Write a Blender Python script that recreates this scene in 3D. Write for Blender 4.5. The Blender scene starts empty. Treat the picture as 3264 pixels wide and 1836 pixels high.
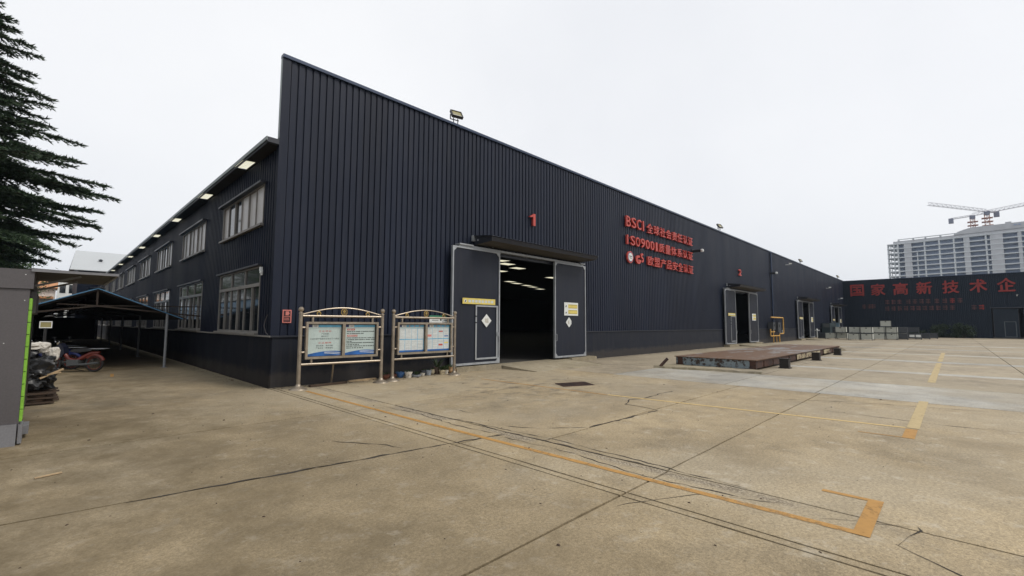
import bpy, bmesh, math, random
from mathutils import Vector, Matrix, noise
R = math.radians
random.seed(7)
scene = bpy.context.scene
C = scene.collection

# ------------------------------------------------------------------ camera
YAW, PITCH, ROLL = 0.7970951, 0.0793474, 0.0046030
CAM = Vector((-3.895, -12.1223, 1.6))
fw = Vector((math.sin(YAW)*math.cos(PITCH), math.cos(YAW)*math.cos(PITCH), math.sin(PITCH)))
r0 = Vector((math.cos(YAW), -math.sin(YAW), 0)); u0 = r0.cross(fw)
rt = r0*math.cos(ROLL) + u0*math.sin(ROLL); up = -r0*math.sin(ROLL) + u0*math.cos(ROLL)
cd = bpy.data.cameras.new('camera'); cam = bpy.data.objects.new('camera', cd); C.objects.link(cam)
cam.matrix_world = Matrix(((rt.x, up.x, -fw.x, CAM.x), (rt.y, up.y, -fw.y, CAM.y), (rt.z, up.z, -fw.z, CAM.z), (0, 0, 0, 1)))
cd.sensor_width = 36; cd.lens = 1438.6136/3264*36; cd.clip_start = 0.05; cd.clip_end = 3000
scene.camera = cam

# ------------------------------------------------------------------ world: hazy overcast sky, soft sun
SUN_EL, SUN_AZ = R(50), R(152)          # azimuth clockwise from +Y: behind the camera, to the right
w = bpy.data.worlds.new('World'); scene.world = w; w.use_nodes = True
nt = w.node_tree; nt.nodes.clear()
out = nt.nodes.new('ShaderNodeOutputWorld')
sky = nt.nodes.new('ShaderNodeTexSky'); sky.sky_type = 'NISHITA'; sky.sun_disc = False
sky.sun_elevation = SUN_EL; sky.sun_rotation = SUN_AZ; sky.air_density = 1.0; sky.dust_density = 5.0; sky.ozone_density = 1.0
bg1 = nt.nodes.new('ShaderNodeBackground'); bg1.inputs[1].default_value = 0.05
nt.links.new(sky.outputs[0], bg1.inputs[0])
cl = nt.nodes.new('ShaderNodeTexNoise'); cl.inputs['Scale'].default_value = 1.1; cl.inputs['Detail'].default_value = 5
crp = nt.nodes.new('ShaderNodeValToRGB')
crp.color_ramp.elements[0].position = .3; crp.color_ramp.elements[0].color = (.81, .825, .86, 1)
crp.color_ramp.elements[1].position = .7; crp.color_ramp.elements[1].color = (.97, .975, .985, 1)
nt.links.new(cl.outputs['Fac'], crp.inputs[0])
bg2 = nt.nodes.new('ShaderNodeBackground'); nt.links.new(crp.outputs[0], bg2.inputs[0]); bg2.inputs[1].default_value = 1.0
mx = nt.nodes.new('ShaderNodeMixShader'); mx.inputs[0].default_value = 0.82
nt.links.new(bg1.outputs[0], mx.inputs[1]); nt.links.new(bg2.outputs[0], mx.inputs[2]); nt.links.new(mx.outputs[0], out.inputs[0])
sd = bpy.data.lights.new('sun', 'SUN'); sd.energy = 1.5; sd.angle = R(18); sd.color = (1, .95, .87)
so = bpy.data.objects.new('sun', sd); C.objects.link(so)
sdir = Vector((math.sin(SUN_AZ)*math.cos(SUN_EL), math.cos(SUN_AZ)*math.cos(SUN_EL), math.sin(SUN_EL)))
so.rotation_euler = sdir.to_track_quat('Z', 'Y').to_euler(); so.location = (10, -30, 40)
vs = scene.view_settings; vs.view_transform = 'Standard'; vs.look = 'None'; vs.exposure = 0.28; vs.gamma = 1; vs.use_curve_mapping = False

# ------------------------------------------------------------------ materials
def newmat(name):
    m = bpy.data.materials.new(name); m.use_nodes = True
    n = m.node_tree; b = n.nodes['Principled BSDF']
    return m, n, b
def nd(n, t, **k):
    x = n.nodes.new(t)
    for a, v in k.items(): setattr(x, a, v)
    return x
def pos(n, sc=(1, 1, 1), rot=(0, 0, 0)):
    g = nd(n, 'ShaderNodeNewGeometry'); mp = nd(n, 'ShaderNodeMapping')
    mp.inputs['Scale'].default_value = sc; mp.inputs['Rotation'].default_value = rot
    n.links.new(g.outputs['Position'], mp.inputs[0]); return mp.outputs[0]
def noise_t(n, vec, scale, detail=4, rough=.55):
    t = nd(n, 'ShaderNodeTexNoise'); t.inputs['Scale'].default_value = scale; t.inputs['Detail'].default_value = detail
    t.inputs['Roughness'].default_value = rough; n.links.new(vec, t.inputs['Vector']); return t.outputs['Fac']
def ramp(n, fac, stops):
    r = nd(n, 'ShaderNodeValToRGB'); e = r.color_ramp.elements
    while len(e) < len(stops): e.new(.5)
    for i, (p, c) in enumerate(stops):
        e[i].position = p; e[i].color = (c, c, c, 1) if isinstance(c, (int, float)) else tuple(c)+(1,)
    n.links.new(fac, r.inputs[0]); return r.outputs[0]
def mixc(n, fac, a, b, mode='MIX'):
    m = nd(n, 'ShaderNodeMix', data_type='RGBA', blend_type=mode)
    for s, v in ((0, fac), (6, a), (7, b)):
        if isinstance(v, (int, float)): m.inputs[s].default_value = v
        elif isinstance(v, tuple): m.inputs[s].default_value = v+(1,) if len(v) == 3 else v
        else: n.links.new(v, m.inputs[s])
    return m.outputs[2]
def mth(n, op, a, b=None, clamp=False):
    m = nd(n, 'ShaderNodeMath', operation=op, use_clamp=clamp)
    for s, v in ((0, a), (1, b)):
        if v is None: continue
        if isinstance(v, (int, float)): m.inputs[s].default_value = v
        else: n.links.new(v, m.inputs[s])
    return m.outputs[0]
def bump(n, b, h, strength=.2, dist=.01):
    x = nd(n, 'ShaderNodeBump'); x.inputs['Strength'].default_value = strength; x.inputs['Distance'].default_value = dist
    n.links.new(h, x.inputs['Height']); n.links.new(x.outputs[0], b.inputs['Normal'])

def pm(name, col, rough=.6, metal=0., var=.18, scale=2.5, sc=(1, 1, 1), fine=.08, bmp=.0, spec=.5, dust=None, dustamt=.3, panel=0., splash=0.):
    """painted / plain surface with uneven tone and optional dust streaks"""
    m, n, b = newmat(name)
    v = pos(n, sc); a = noise_t(n, v, scale, 5); f = noise_t(n, pos(n), 45, 2)
    lo = tuple(c*(1-var) for c in col); hi = tuple(min(1, c*(1+var)) for c in col)
    c = ramp(n, a, [(.3, lo), (.7, hi)])
    c = mixc(n, 1.0, c, ramp(n, f, [(.3, 1-fine), (.7, 1+fine)]), 'MULTIPLY')
    if dust:
        dn = noise_t(n, pos(n, (6, 6, .5)), 1.2, 6, .65)
        c = mixc(n, mth(n, 'MULTIPLY', ramp(n, dn, [(.48, 0.), (.75, 1.)]), dustamt), c, dust)
    if panel:
        oi = nd(n, 'ShaderNodeObjectInfo'); c = mixc(n, 1., c, ramp(n, oi.outputs['Random'], [(0., 1-panel), (1., 1+panel)]), 'MULTIPLY')
    if splash:
        sp = nd(n, 'ShaderNodeSeparateXYZ'); n.links.new(pos(n), sp.inputs[0])
        h_ = mth(n, 'ADD', sp.outputs['Z'], mth(n, 'MULTIPLY', noise_t(n, pos(n), 4, 8, .75), -.55))
        c = mixc(n, mth(n, 'MULTIPLY', ramp(n, h_, [(0., 1.), (.16, 0.)]), splash), c, (.17, .135, .09))
    n.links.new(c, b.inputs['Base Color'])
    rr = ramp(n, a, [(.25, max(0, rough-.08)), (.75, min(1, rough+.1))]); n.links.new(rr, b.inputs['Roughness'])
    b.inputs['Metallic'].default_value = metal; b.inputs['Specular IOR Level'].default_value = spec
    if bmp: bump(n, b, noise_t(n, pos(n), 14, 5), bmp, .02)
    return m

def concrete(name, base, tint=0., spall=True):
    m, n, b = newmat(name)
    P = pos(n)
    sep = nd(n, 'ShaderNodeSeparateXYZ'); n.links.new(P, sep.inputs[0])
    big = noise_t(n, P, .32, 5, .6); mid = noise_t(n, P, 1.7, 6, .65); fine = noise_t(n, P, 34, 3, .7); spk = noise_t(n, P, 95, 2, .6)
    br = tuple(base)
    c = ramp(n, big, [(.34, tuple(x*.74 for x in br)), (.5, br), (.66, tuple(min(1, x*1.14) for x in br))])
    c = mixc(n, 1., c, ramp(n, mid, [(.34, .78), (.5, 1.), (.66, 1.15)]), 'MULTIPLY')
    c = mixc(n, 1., c, ramp(n, fine, [(.34, .74), (.5, 1.), (.66, 1.22)]), 'MULTIPLY')
    c = mixc(n, 1., c, ramp(n, spk, [(.36, .80), (.64, 1.2)]), 'MULTIPLY')
    gr = noise_t(n, P, 11, 8, .8)
    c = mixc(n, mth(n, 'MULTIPLY', ramp(n, gr, [(.56, 0.), (.66, 1.)]), .45), c, (.50, .45, .36))
    c = mixc(n, mth(n, 'MULTIPLY', ramp(n, gr, [(.34, 1.), (.43, 0.)]), .45), c, tuple(x*.5 for x in br))
    pg = noise_t(n, P, .19, 6, .6)
    c = mixc(n, mth(n, 'MULTIPLY', ramp(n, pg, [(.47, 0.), (.58, 1.)]), .55), c, mixc(n, 1., (.335, .286, .205), ramp(n, fine, [(.34, .72), (.66, 1.24)]), 'MULTIPLY'))
    # pale scuffs and dark oil / damp blotches
    sc = noise_t(n, pos(n, (1, 1, 1), (0, 0, R(38))), 3.1, 9, .72)
    c = mixc(n, mth(n, 'MULTIPLY', ramp(n, sc, [(.55, 0.), (.66, 1.)]), .45), c, (.48, .43, .345))
    ob = noise_t(n, P, .85, 7, .68)
    c = mixc(n, mth(n, 'MULTIPLY', ramp(n, ob, [(.54, 0.), (.68, 1.)]), .55), c, tuple(x*.50 for x in br))
    # oil drips where lorries stop in front of the first door
    dd = nd(n, 'ShaderNodeVectorMath', operation='DISTANCE'); n.links.new(P, dd.inputs[0]); dd.inputs[1].default_value = (4.6, -4.0, 0)
    st = mth(n, 'MULTIPLY', ramp(n, mth(n, 'MULTIPLY', dd.outputs['Value'], .25), [(.15, 1.), (.9, 0.)]), ramp(n, noise_t(n, pos(n, (1, 1.6, 1)), 1.9, 8, .75), [(.5, 0.), (.6, 1.)]))
    c = mixc(n, mth(n, 'MULTIPLY', st, .6), c, (.075, .068, .058))
    # tyre-darkened lane running along the hall
    ty = ramp(n, mth(n, 'ABSOLUTE', mth(n, 'ADD', mth(n, 'ADD', sep.outputs['Y'], mth(n, 'MULTIPLY', mid, .8)), 6.6)), [(.2, 1.), (1.3, 0.)])
    c = mixc(n, mth(n, 'MULTIPLY', mth(n, 'MULTIPLY', ty, ramp(n, sep.outputs['X'], [(.5, 0.), (1., 1.)])), .16), c, (.09, .08, .07))
    # small pits and dropped spots
    vo = nd(n, 'ShaderNodeTexVoronoi'); vo.inputs['Scale'].default_value = 7.; n.links.new(P, vo.inputs['Vector'])
    pit = mth(n, 'MULTIPLY', ramp(n, vo.outputs['Distance'], [(.045, 1.), (.075, 0.)]), ramp(n, noise_t(n, P, 2.3, 2), [(.52, 0.), (.6, 1.)]))
    c = mixc(n, mth(n, 'MULTIPLY', pit, .75), c, tuple(x*.3 for x in br))
    # settled earth and moss in the alley on the left of the hall
    al = ramp(n, mth(n, 'ADD', mth(n, 'MULTIPLY', sep.outputs['X'], -.2), mth(n, 'MULTIPLY', big, .8)), [(.30, 0.), (.95, 1.)])
    strk = noise_t(n, pos(n, (1.25, 1.0, 1), (0, 0, R(-30))), 1.15, 9, .72)
    c = mixc(n, mth(n, 'MULTIPLY', al, ramp(n, strk, [(.36, .95), (.64, .30)])), c, (.118, .088, .046))
    moss = mth(n, 'MULTIPLY', ramp(n, mth(n, 'ABSOLUTE', mth(n, 'ADD', sep.outputs['X'], .25)), [(.05, 1.), (.75, 0.)]),
               ramp(n, mth(n, 'ADD', sep.outputs['Y'], noise_t(n, P, 1.1, 4)), [(.3, 0.), (1.6, 1.)]))
    c = mixc(n, mth(n, 'MULTIPLY', moss, .6), c, (.060, .058, .034))
    # strip of damp dirt along the foot of the front wall
    ft = mth(n, 'MULTIPLY', ramp(n, mth(n, 'ABSOLUTE', mth(n, 'ADD', sep.outputs['Y'], .15)), [(.1, 1.), (.75, 0.)]),
             ramp(n, noise_t(n, P, 3., 6), [(.35, .2), (.65, 1.)]))
    c = mixc(n, mth(n, 'MULTIPLY', ft, .5), c, (.10, .085, .06))
    h = mth(n, 'ADD', fine, mth(n, 'MULTIPLY', mid, .6))
    if spall:   # broken edge along the joint x ~ 0.95, worn to the aggregate
        d = mth(n, 'ABSOLUTE', mth(n, 'ADD', sep.outputs['X'], -.86))
        band = mth(n, 'MULTIPLY', ramp(n, mth(n, 'ADD', d, mth(n, 'MULTIPLY', mid, .22)), [(.13, 1.), (.25, 0.)]),
                   ramp(n, noise_t(n, P, .8, 4), [(.40, 0.), (.5, 1.)]))
        agg = nd(n, 'ShaderNodeTexVoronoi'); agg.inputs['Scale'].default_value = 42; n.links.new(P, agg.inputs['Vector'])
        c = mixc(n, mth(n, 'MULTIPLY', band, .9), c, mixc(n, ramp(n, agg.outputs['Distance'], [(.2, 1.), (.6, 0.)]), (.16, .130, .092), (.40, .345, .26)))
        h = mth(n, 'ADD', h, mth(n, 'MULTIPLY', mth(n, 'MULTIPLY', band, agg.outputs['Distance']), -2.))
    oi = nd(n, 'ShaderNodeObjectInfo')
    c = mixc(n, 1., c, ramp(n, oi.outputs['Random'], [(0., .93), (1., 1.06)]), 'MULTIPLY')
    n.links.new(c, b.inputs['Base Color']); b.inputs['Roughness'].default_value = .82
    b.inputs['Specular IOR Level'].default_value = .35
    bump(n, b, h, .35, .012)
    return m

def paint(name, col, thr):
    m, n, b = newmat(name)
    f = noise_t(n, pos(n), 9, 8, .75); g = noise_t(n, pos(n), 1.1, 3)
    c = ramp(n, f, [(.3, tuple(x*.82 for x in col)), (.7, tuple(min(1, x*1.1) for x in col))]); n.links.new(c, b.inputs['Base Color']); b.inputs['Roughness'].default_value = .75
    tr = nd(n, 'ShaderNodeBsdfTransparent'); ms = nd(n, 'ShaderNodeMixShader')
    msk = ramp(n, mth(n, 'ADD', mth(n, 'MULTIPLY', f, .6), mth(n, 'MULTIPLY', g, .4)), [(thr, 0.2), (thr+.12, .92)])
    n.links.new(msk, ms.inputs[0]); n.links.new(tr.outputs[0], ms.inputs[1]); n.links.new(b.outputs[0], ms.inputs[2])
    n.links.new(ms.outputs[0], n.nodes['Material Output'].inputs[0])
    return m

def rusty(name, paintc, rustc=(.13, .045, .02), thr=.5, scale=5, rough=.75, sc=(1, 1, 1)):
    m, n, b = newmat(name)
    a = noise_t(n, pos(n, sc), scale, 9, .72); f = noise_t(n, pos(n), 30, 4, .7); k = noise_t(n, pos(n, sc), scale*.35, 4)
    rc = ramp(n, f, [(.3, tuple(x*.45 for x in rustc)), (.55, rustc), (.8, tuple(min(1, x*1.9) for x in rustc))])
    pc = ramp(n, f, [(.3, tuple(x*.8 for x in paintc)), (.7, tuple(min(1, x*1.15) for x in paintc))])
    msk = ramp(n, mth(n, 'ADD', mth(n, 'MULTIPLY', a, .65), mth(n, 'MULTIPLY', k, .35)), [(thr-.02, 0.), (thr+.03, 1.)])
    n.links.new(mixc(n, msk, pc, rc), b.inputs['Base Color']); b.inputs['Roughness'].default_value = rough
    bump(n, b, mth(n, 'SUBTRACT', f, mth(n, 'MULTIPLY', msk, .8)), .3, .006)
    return m

def leafmat(name, c1, c2, rough=.55, transl=.25):
    m, n, b = newmat(name)
    a = noise_t(n, pos(n), 1.3, 4); f = noise_t(n, pos(n), 11, 2)
    c = ramp(n, mth(n, 'ADD', mth(n, 'MULTIPLY', a, .5), mth(n, 'MULTIPLY', f, .5)), [(.35, c1), (.65, c2)])
    n.links.new(c, b.inputs['Base Color']); b.inputs['Roughness'].default_value = rough
    t = nd(n, 'ShaderNodeBsdfTranslucent'); n.links.new(c, t.inputs[0]); ms = nd(n, 'ShaderNodeMixShader'); ms.inputs[0].default_value = transl
    n.links.new(b.outputs[0], ms.inputs[1]); n.links.new(t.outputs[0], ms.inputs[2]); n.links.new(ms.outputs[0], n.nodes['Material Output'].inputs[0])
    return m

M = {}
M['conc'] = concrete('concrete_yard', (.318, .252, .156))
M['conc_new'] = concrete('concrete_patch', (.36, .345, .305), spall=False)
M['conc_grey'] = concrete('concrete_far', (.305, .256, .182), spall=False)
M['earth'] = pm('joint_earth', (.045, .037, .028), .95, var=.3, bmp=.4)
M['crack'] = pm('crack_shadow_soil', (.030, .024, .018), .95, var=.3)
M['yellow'] = paint('worn_yellow_paint', (.43, .23, .06), .36)
M['yellow2'] = paint('pale_yellow_paint', (.48, .37, .19), .34)
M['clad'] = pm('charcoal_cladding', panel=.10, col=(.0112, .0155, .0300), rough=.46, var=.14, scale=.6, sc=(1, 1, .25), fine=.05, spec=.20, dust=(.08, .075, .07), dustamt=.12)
M['cladL'] = pm('shaded_charcoal_cladding', panel=.12, col=(.0062, .0092, .0190), rough=.55, var=.14, scale=.6, sc=(1, 1, .25), fine=.05, spec=.07, dust=(.05, .05, .05), dustamt=.10)  # front cladding darkened in colour for the shaded left wall; far hall shares it
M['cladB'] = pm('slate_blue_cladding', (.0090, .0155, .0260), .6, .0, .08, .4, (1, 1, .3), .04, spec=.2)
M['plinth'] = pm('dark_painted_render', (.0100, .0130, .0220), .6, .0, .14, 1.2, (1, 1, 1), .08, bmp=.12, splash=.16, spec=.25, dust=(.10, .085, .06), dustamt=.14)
M['plinthL'] = pm('shaded_dark_render', (.0075, .0090, .0140), .65, .0, .14, 1.2, (1, 1, 1), .08, bmp=.12, splash=.12, spec=.06, dust=(.06, .05, .035), dustamt=.14)  # same render with the left wall's shade put into its colour
M['trim'] = pm('dark_trim_metal', (.018, .021, .031), .45, .0, .1, 1.)
M['trimblue'] = pm('blue_black_cap_metal', (.018, .034, .075), .35, .2, .12, 1.)
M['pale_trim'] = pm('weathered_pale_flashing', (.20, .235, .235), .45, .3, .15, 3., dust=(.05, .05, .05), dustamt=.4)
M['galv'] = pm('galvanised_frame', (.34, .36, .38), .45, .3, .12, 4., dust=(.16, .13, .1), dustamt=.35)
M['winframe'] = pm('dull_aluminium_frame', (.20, .19, .175), .5, .2, .18, 3., dust=(.07, .06, .05), dustamt=.4)
M['doorpan'] = pm('door_panel_dark', (.0112, .0145, .0255), .5, .0, .14, .9, spec=.3, dust=(.09, .08, .06), dustamt=.1)
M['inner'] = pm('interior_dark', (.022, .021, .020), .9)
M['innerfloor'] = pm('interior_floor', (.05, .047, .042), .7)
M['soffit'] = pm('canopy_soffit', (.075, .066, .054), .7, var=.25, dust=(.03, .03, .03), dustamt=.4)
M['red'] = pm('red_sign_acrylic', (.46, .060, .045), .4, var=.08, scale=4)
M['reddark'] = pm('faded_red_letters', (.22, .013, .010), .5, var=.25, scale=2)
M['redfaint'] = pm('weathered_red_letters', (.075, .022, .024), .6, var=.4, scale=1)
M['steel'] = pm('brushed_stainless', (.40, .34, .27), .36, .75, .12, 6., fine=.05)
M['steeldull'] = pm('stained_stainless', (.30, .255, .20), .42, .6, .18, 6., dust=(.12, .09, .06), dustamt=.4)
M['black'] = pm('black_plastic', (.012, .012, .013), .5)
M['white'] = pm('white_print', (.66, .68, .66), .5, var=.06)
M['paper'] = pm('newspaper', (.52, .55, .54), .6, var=.08, scale=9)
M['poster'] = pm('poster_pale_green', (.42, .50, .48), .35, var=.05)
M['blue'] = pm('poster_blue', (.015, .10, .33), .35, var=.35, scale=4)
M['navy'] = pm('poster_navy', (.01, .02, .12), .4)
M['cyan'] = pm('poster_cyan', (.10, .36, .55), .35, var=.25, scale=5)
M['ink'] = pm('print_ink', (.025, .03, .03), .6)
M['redink'] = pm('red_print', (.42, .07, .05), .6)
M['gold'] = pm('gold_emblem', (.45, .30, .08), .35, .5)
M['ysign'] = pm('yellow_sign', (.62, .50, .12), .5, var=.1, scale=6)
M['ypipe'] = rusty('yellow_gas_pipe', (.52, .30, .07), (.2, .08, .03), .60, 6)
M['pink'] = pm('pink_sign', (.62, .20, .17), .5)
M['green'] = pm('lime_green_slat', (.22, .48, .045), .4, var=.10, scale=5)
M['booth'] = pm('grey_painted_sheet', (.088, .081, .084), .45, .1, .08, 1.)
M['boothlt'] = pm('light_grey_plinth', (.17, .17, .18), .5, .1, .1, 2.)
M['roofblue'] = pm('blue_shed_sheet', (.07, .20, .34), .45, .1, .15, 3.)
M['shedunder'] = pm('shed_shade_black', (.018, .017, .017), .8)  # near-black tone paints in the deep shade beneath the shed roof
M['rusttube'] = rusty('rusty_truss', (.024, .015, .008), (.022, .011, .006), .5, 4)
M['post'] = rusty('grey_post_paint', (.22, .23, .24), (.10, .05, .03), .6, 9)
M['deck'] = rusty('weighbridge_deck', (.20, .185, .175), (.130, .066, .029), .45, 1.1, .6, (.55, 1.6, 1))
M['endpaint'] = rusty('peeling_blue_grey_paint', (.20, .245, .265), (.045, .028, .02), .505, 8)
M['rustbeam'] = rusty('rusted_beam', (.055, .022, .013), (.032, .013, .009), .5, 5)
M['darkblk'] = pm('dark_steel_block', (.018, .015, .013), .8, bmp=.2)
M['rubble'] = concrete('rough_concrete', (.27, .23, .155), spall=False)
M['bin'] = rusty('grey_green_bin_paint', (.42, .435, .39), (.08, .06, .045), .60, 5)
M['binframe'] = pm('bin_frame', (.07, .075, .075), .6)
M['bindark'] = pm('dark_bin_paint', (.038, .043, .050), .6, var=.2)
M['tarp'] = pm('black_tarp', (.016, .017, .019), .38, var=.3, scale=6)
M['sack'] = pm('woven_white_sack', (.50, .47, .42), .75, var=.18, scale=9, bmp=.3)
M['wood'] = pm('weathered_timber', (.055, .034, .021), .8, var=.35, scale=6)
M['woodlt'] = pm('pale_timber', (.40, .29, .17), .8, var=.2, scale=8)
M['motored'] = pm('red_motorbike_paint', (.13, .018, .010), .35, var=.12)
M['tyre'] = pm('tyre_rubber', (.018, .017, .017), .8)
M['chrome'] = pm('chrome', (.6, .6, .6), .15, 1., .05)
M['cedar'] = leafmat('cedar_needles', (.016, .033, .016), (.050, .088, .036), .6, .08)
M['bark'] = pm('bark', (.055, .042, .032), .9, var=.3, scale=8, bmp=.5)
M['leaf'] = leafmat('broadleaf', (.022, .052, .012), (.062, .115, .026))
M['bush'] = leafmat('hedge_leaf', (.012, .026, .010), (.028, .050, .018), .6, .12)
M['potplant'] = leafmat('pot_plant_leaf', (.018, .042, .012), (.055, .085, .025))
M['palewall'] = pm('hazed_concrete_shell', (.60, .63, .64), .85, var=.08, scale=.12, fine=.04)  # bluish haze tint put into the concrete colour
M['palewall2'] = pm('far_block_infill', (.52, .53, .545), .85, var=.1, scale=.2, fine=.04)
M['corewall'] = pm('hazed_far_core', (.33, .39, .52), .9)  # pale blue tint paints distance haze into the window openings
M['crane'] = pm('crane_steel', (.42, .41, .44), .6)
M['cranered'] = pm('crane_mast_orange', (.46, .22, .14), .6)
M['cranedark'] = pm('crane_dark', (.17, .18, .24), .6)
M['palroof'] = pm('pale_roof_sheet', (.42, .44, .45), .5, var=.05, scale=.6)
M['orange'] = pm('orange_tile', (.45, .21, .09), .8)
M['cream'] = pm('cream_wall', (.55, .53, .49), .8)
M['soil'] = pm('potting_soil', (.03, .022, .015), .95)
for k, c in dict(p_blue=(.07, .17, .38), p_white=(.62, .58, .50), p_grey=(.36, .40, .45), p_cream=(.60, .52, .36), p_brown=(.13, .095, .075), p_terra=(.14, .055, .04), p_tan=(.52, .33, .17), p_greyd=(.15, .16, .19)).items():
    M[k] = pm('glazed_'+k[2:], c, .4, var=.1, scale=12)
def glass(name, col, rough=.06):
    m, n, b = newmat(name); b.inputs['Base Color'].default_value = col+(1,); b.inputs['Roughness'].default_value = rough
    b.inputs['Specular IOR Level'].default_value = .6
    bump(n, b, noise_t(n, pos(n), 1.5, 2), .04, .02); return m
M['glass'] = glass('dark_glass', (.010, .013, .016))
M['frost'] = pm('frosted_pane', (.42, .41, .40), .35, var=.12, scale=1.5)
M['lens'] = glass('lamp_lens', (.26, .23, .10), .25)
def frp(name):
    m, n, b = newmat(name); n.nodes.remove(b)
    t = nd(n, 'ShaderNodeBsdfTranslucent'); t.inputs[0].default_value = (.66, .63, .46, 1); d = nd(n, 'ShaderNodeBsdfDiffuse'); d.inputs[0].default_value = (.55, .52, .40, 1)
    x = nd(n, 'ShaderNodeMixShader'); x.inputs[0].default_value = .06
    n.links.new(t.outputs[0], x.inputs[1]); n.links.new(d.outputs[0], x.inputs[2]); n.links.new(x.outputs[0], n.nodes['Material Output'].inputs[0]); return m
M['frp'] = frp('translucent_rooflight')

# ------------------------------------------------------------------ mesh helpers
class MB:
    def __init__(s): s.v = []; s.f = []
    def add(s, vs, fs):
        o = len(s.v); s.v += [tuple(x) for x in vs]; s.f += [tuple(i+o for i in f) for f in fs]; return s
    def box(s, x0, y0, z0, x1, y1, z1):
        if x0 > x1: x0, x1 = x1, x0
        if y0 > y1: y0, y1 = y1, y0
        if z0 > z1: z0, z1 = z1, z0
        return s.add([(x0, y0, z0), (x1, y0, z0), (x1, y1, z0), (x0, y1, z0), (x0, y0, z1), (x1, y0, z1), (x1, y1, z1), (x0, y1, z1)],
                     [(0, 3, 2, 1), (4, 5, 6, 7), (0, 1, 5, 4), (1, 2, 6, 5), (2, 3, 7, 6), (3, 0, 4, 7)])
    def bar(s, p, q, a, b, upv=(0, 0, 1)):
        p, q = Vector(p), Vector(q); d = (q-p).normalized(); u = Vector(upv)
        if abs(d.dot(u)) > .98: u = Vector((1, 0, 0))
        sx = d.cross(u).normalized()*a/2; sy = sx.cross(d).normalized()*b/2
        vs = [p-sx-sy, p+sx-sy, p+sx+sy, p-sx+sy, q-sx-sy, q+sx-sy, q+sx+sy, q-sx+sy]
        return s.add(vs, [(0, 3, 2, 1), (4, 5, 6, 7), (0, 1, 5, 4), (1, 2, 6, 5), (2, 3, 7, 6), (3, 0, 4, 7)])
    def tube(s, pts, r, n=10, cap=True):
        pts = [Vector(p) for p in pts]; rs = r if isinstance(r, (list, tuple)) else [r]*len(pts)
        rings = []; o = len(s.v); prev = None
        for i, p in enumerate(pts):
            d = (pts[min(i+1, len(pts)-1)]-pts[max(i-1, 0)]).normalized()
            if prev is None:
                a = Vector((0, 0, 1)) if abs(d.z) < .9 else Vector((1, 0, 0)); e1 = d.cross(a).normalized()
            else:
                e1 = (prev-d*prev.dot(d)).normalized()
            prev = e1; e2 = d.cross(e1)
            s.v += [tuple(p+(e1*math.cos(2*math.pi*k/n)+e2*math.sin(2*math.pi*k/n))*rs[i]) for k in range(n)]
        for i in range(len(pts)-1):
            for k in range(n):
                a = o+i*n+k; b = o+i*n+(k+1) % n; s.f.append((a, b, b+n, a+n))
        if cap:
            s.f.append(tuple(o+k for k in reversed(range(n)))); s.f.append(tuple(o+(len(pts)-1)*n+k for k in range(n)))
        return s
    def lathe(s, prof, c=(0, 0, 0), n=20, cap=True):
        o = len(s.v)
        for (r, z) in prof: s.v += [(c[0]+r*math.cos(2*math.pi*k/n), c[1]+r*math.sin(2*math.pi*k/n), c[2]+z) for k in range(n)]
        for i in range(len(prof)-1):
            for k in range(n):
                a = o+i*n+k; b = o+i*n+(k+1) % n; s.f.append((a, b, b+n, a+n))
        if cap:
            s.f.append(tuple(o+k for k in reversed(range(n)))); s.f.append(tuple(o+(len(prof)-1)*n+k for k in range(n)))
        return s
    def prism(s, poly, fn, d0, d1):
        """poly: 2-D outline; fn(u, v, d) -> 3-D point"""
        n = len(poly); o = len(s.v)
        s.v += [tuple(fn(u, v, d0)) for u, v in poly]+[tuple(fn(u, v, d1)) for u, v in poly]
        s.f.append(tuple(o+k for k in reversed(range(n)))); s.f.append(tuple(o+n+k for k in range(n)))
        for k in range(n): s.f.append((o+k, o+(k+1) % n, o+n+(k+1) % n, o+n+k))
        return s
    def build(s, name, mat, parent=None, smooth=False, fix=True):
        me = bpy.data.meshes.new(name); L = wloc(parent)
        me.from_pydata([(x-L[0], y-L[1], z-L[2]) for x, y, z in s.v], [], s.f)
        if fix:
            bm = bmesh.new(); bm.from_mesh(me); bmesh.ops.recalc_face_normals(bm, faces=bm.faces); bm.to_mesh(me); bm.free()
        me.materials.append(M[mat] if isinstance(mat, str) else mat)
        if smooth: me.shade_smooth(); me.set_sharp_from_angle(angle=.65)
        o = bpy.data.objects.new(name, me); C.objects.link(o); o.parent = parent
        return o
def wloc(o):
    L = Vector((0, 0, 0))
    while o is not None: L += o.location; o = o.parent
    return L
def tag(o, label, cat, group=None):
    o['label'] = label; o['category'] = cat
    if group: o['group'] = group
    return o
def thing(name, label, cat, loc=(0, 0, 0), group=None):
    o = bpy.data.objects.new(name, None); C.objects.link(o); o.location = loc; o.empty_display_size = .3
    return tag(o, label, cat, group)
def struct(o): o['kind'] = 'structure'; return o
def stuff(o): o['kind'] = 'stuff'; return o
def copy_tree(o, parent=None):
    c = o.copy(); C.objects.link(c); c.parent = parent
    for ch in list(o.children): copy_tree(ch, c)
    return c
def dup(o, name=None, mat=None, parent=None, loc=None):
    c = o.copy(); C.objects.link(c)
    if parent: c.parent = parent
    if loc is not None: c.location = loc
    return c
_fc = {}
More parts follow.
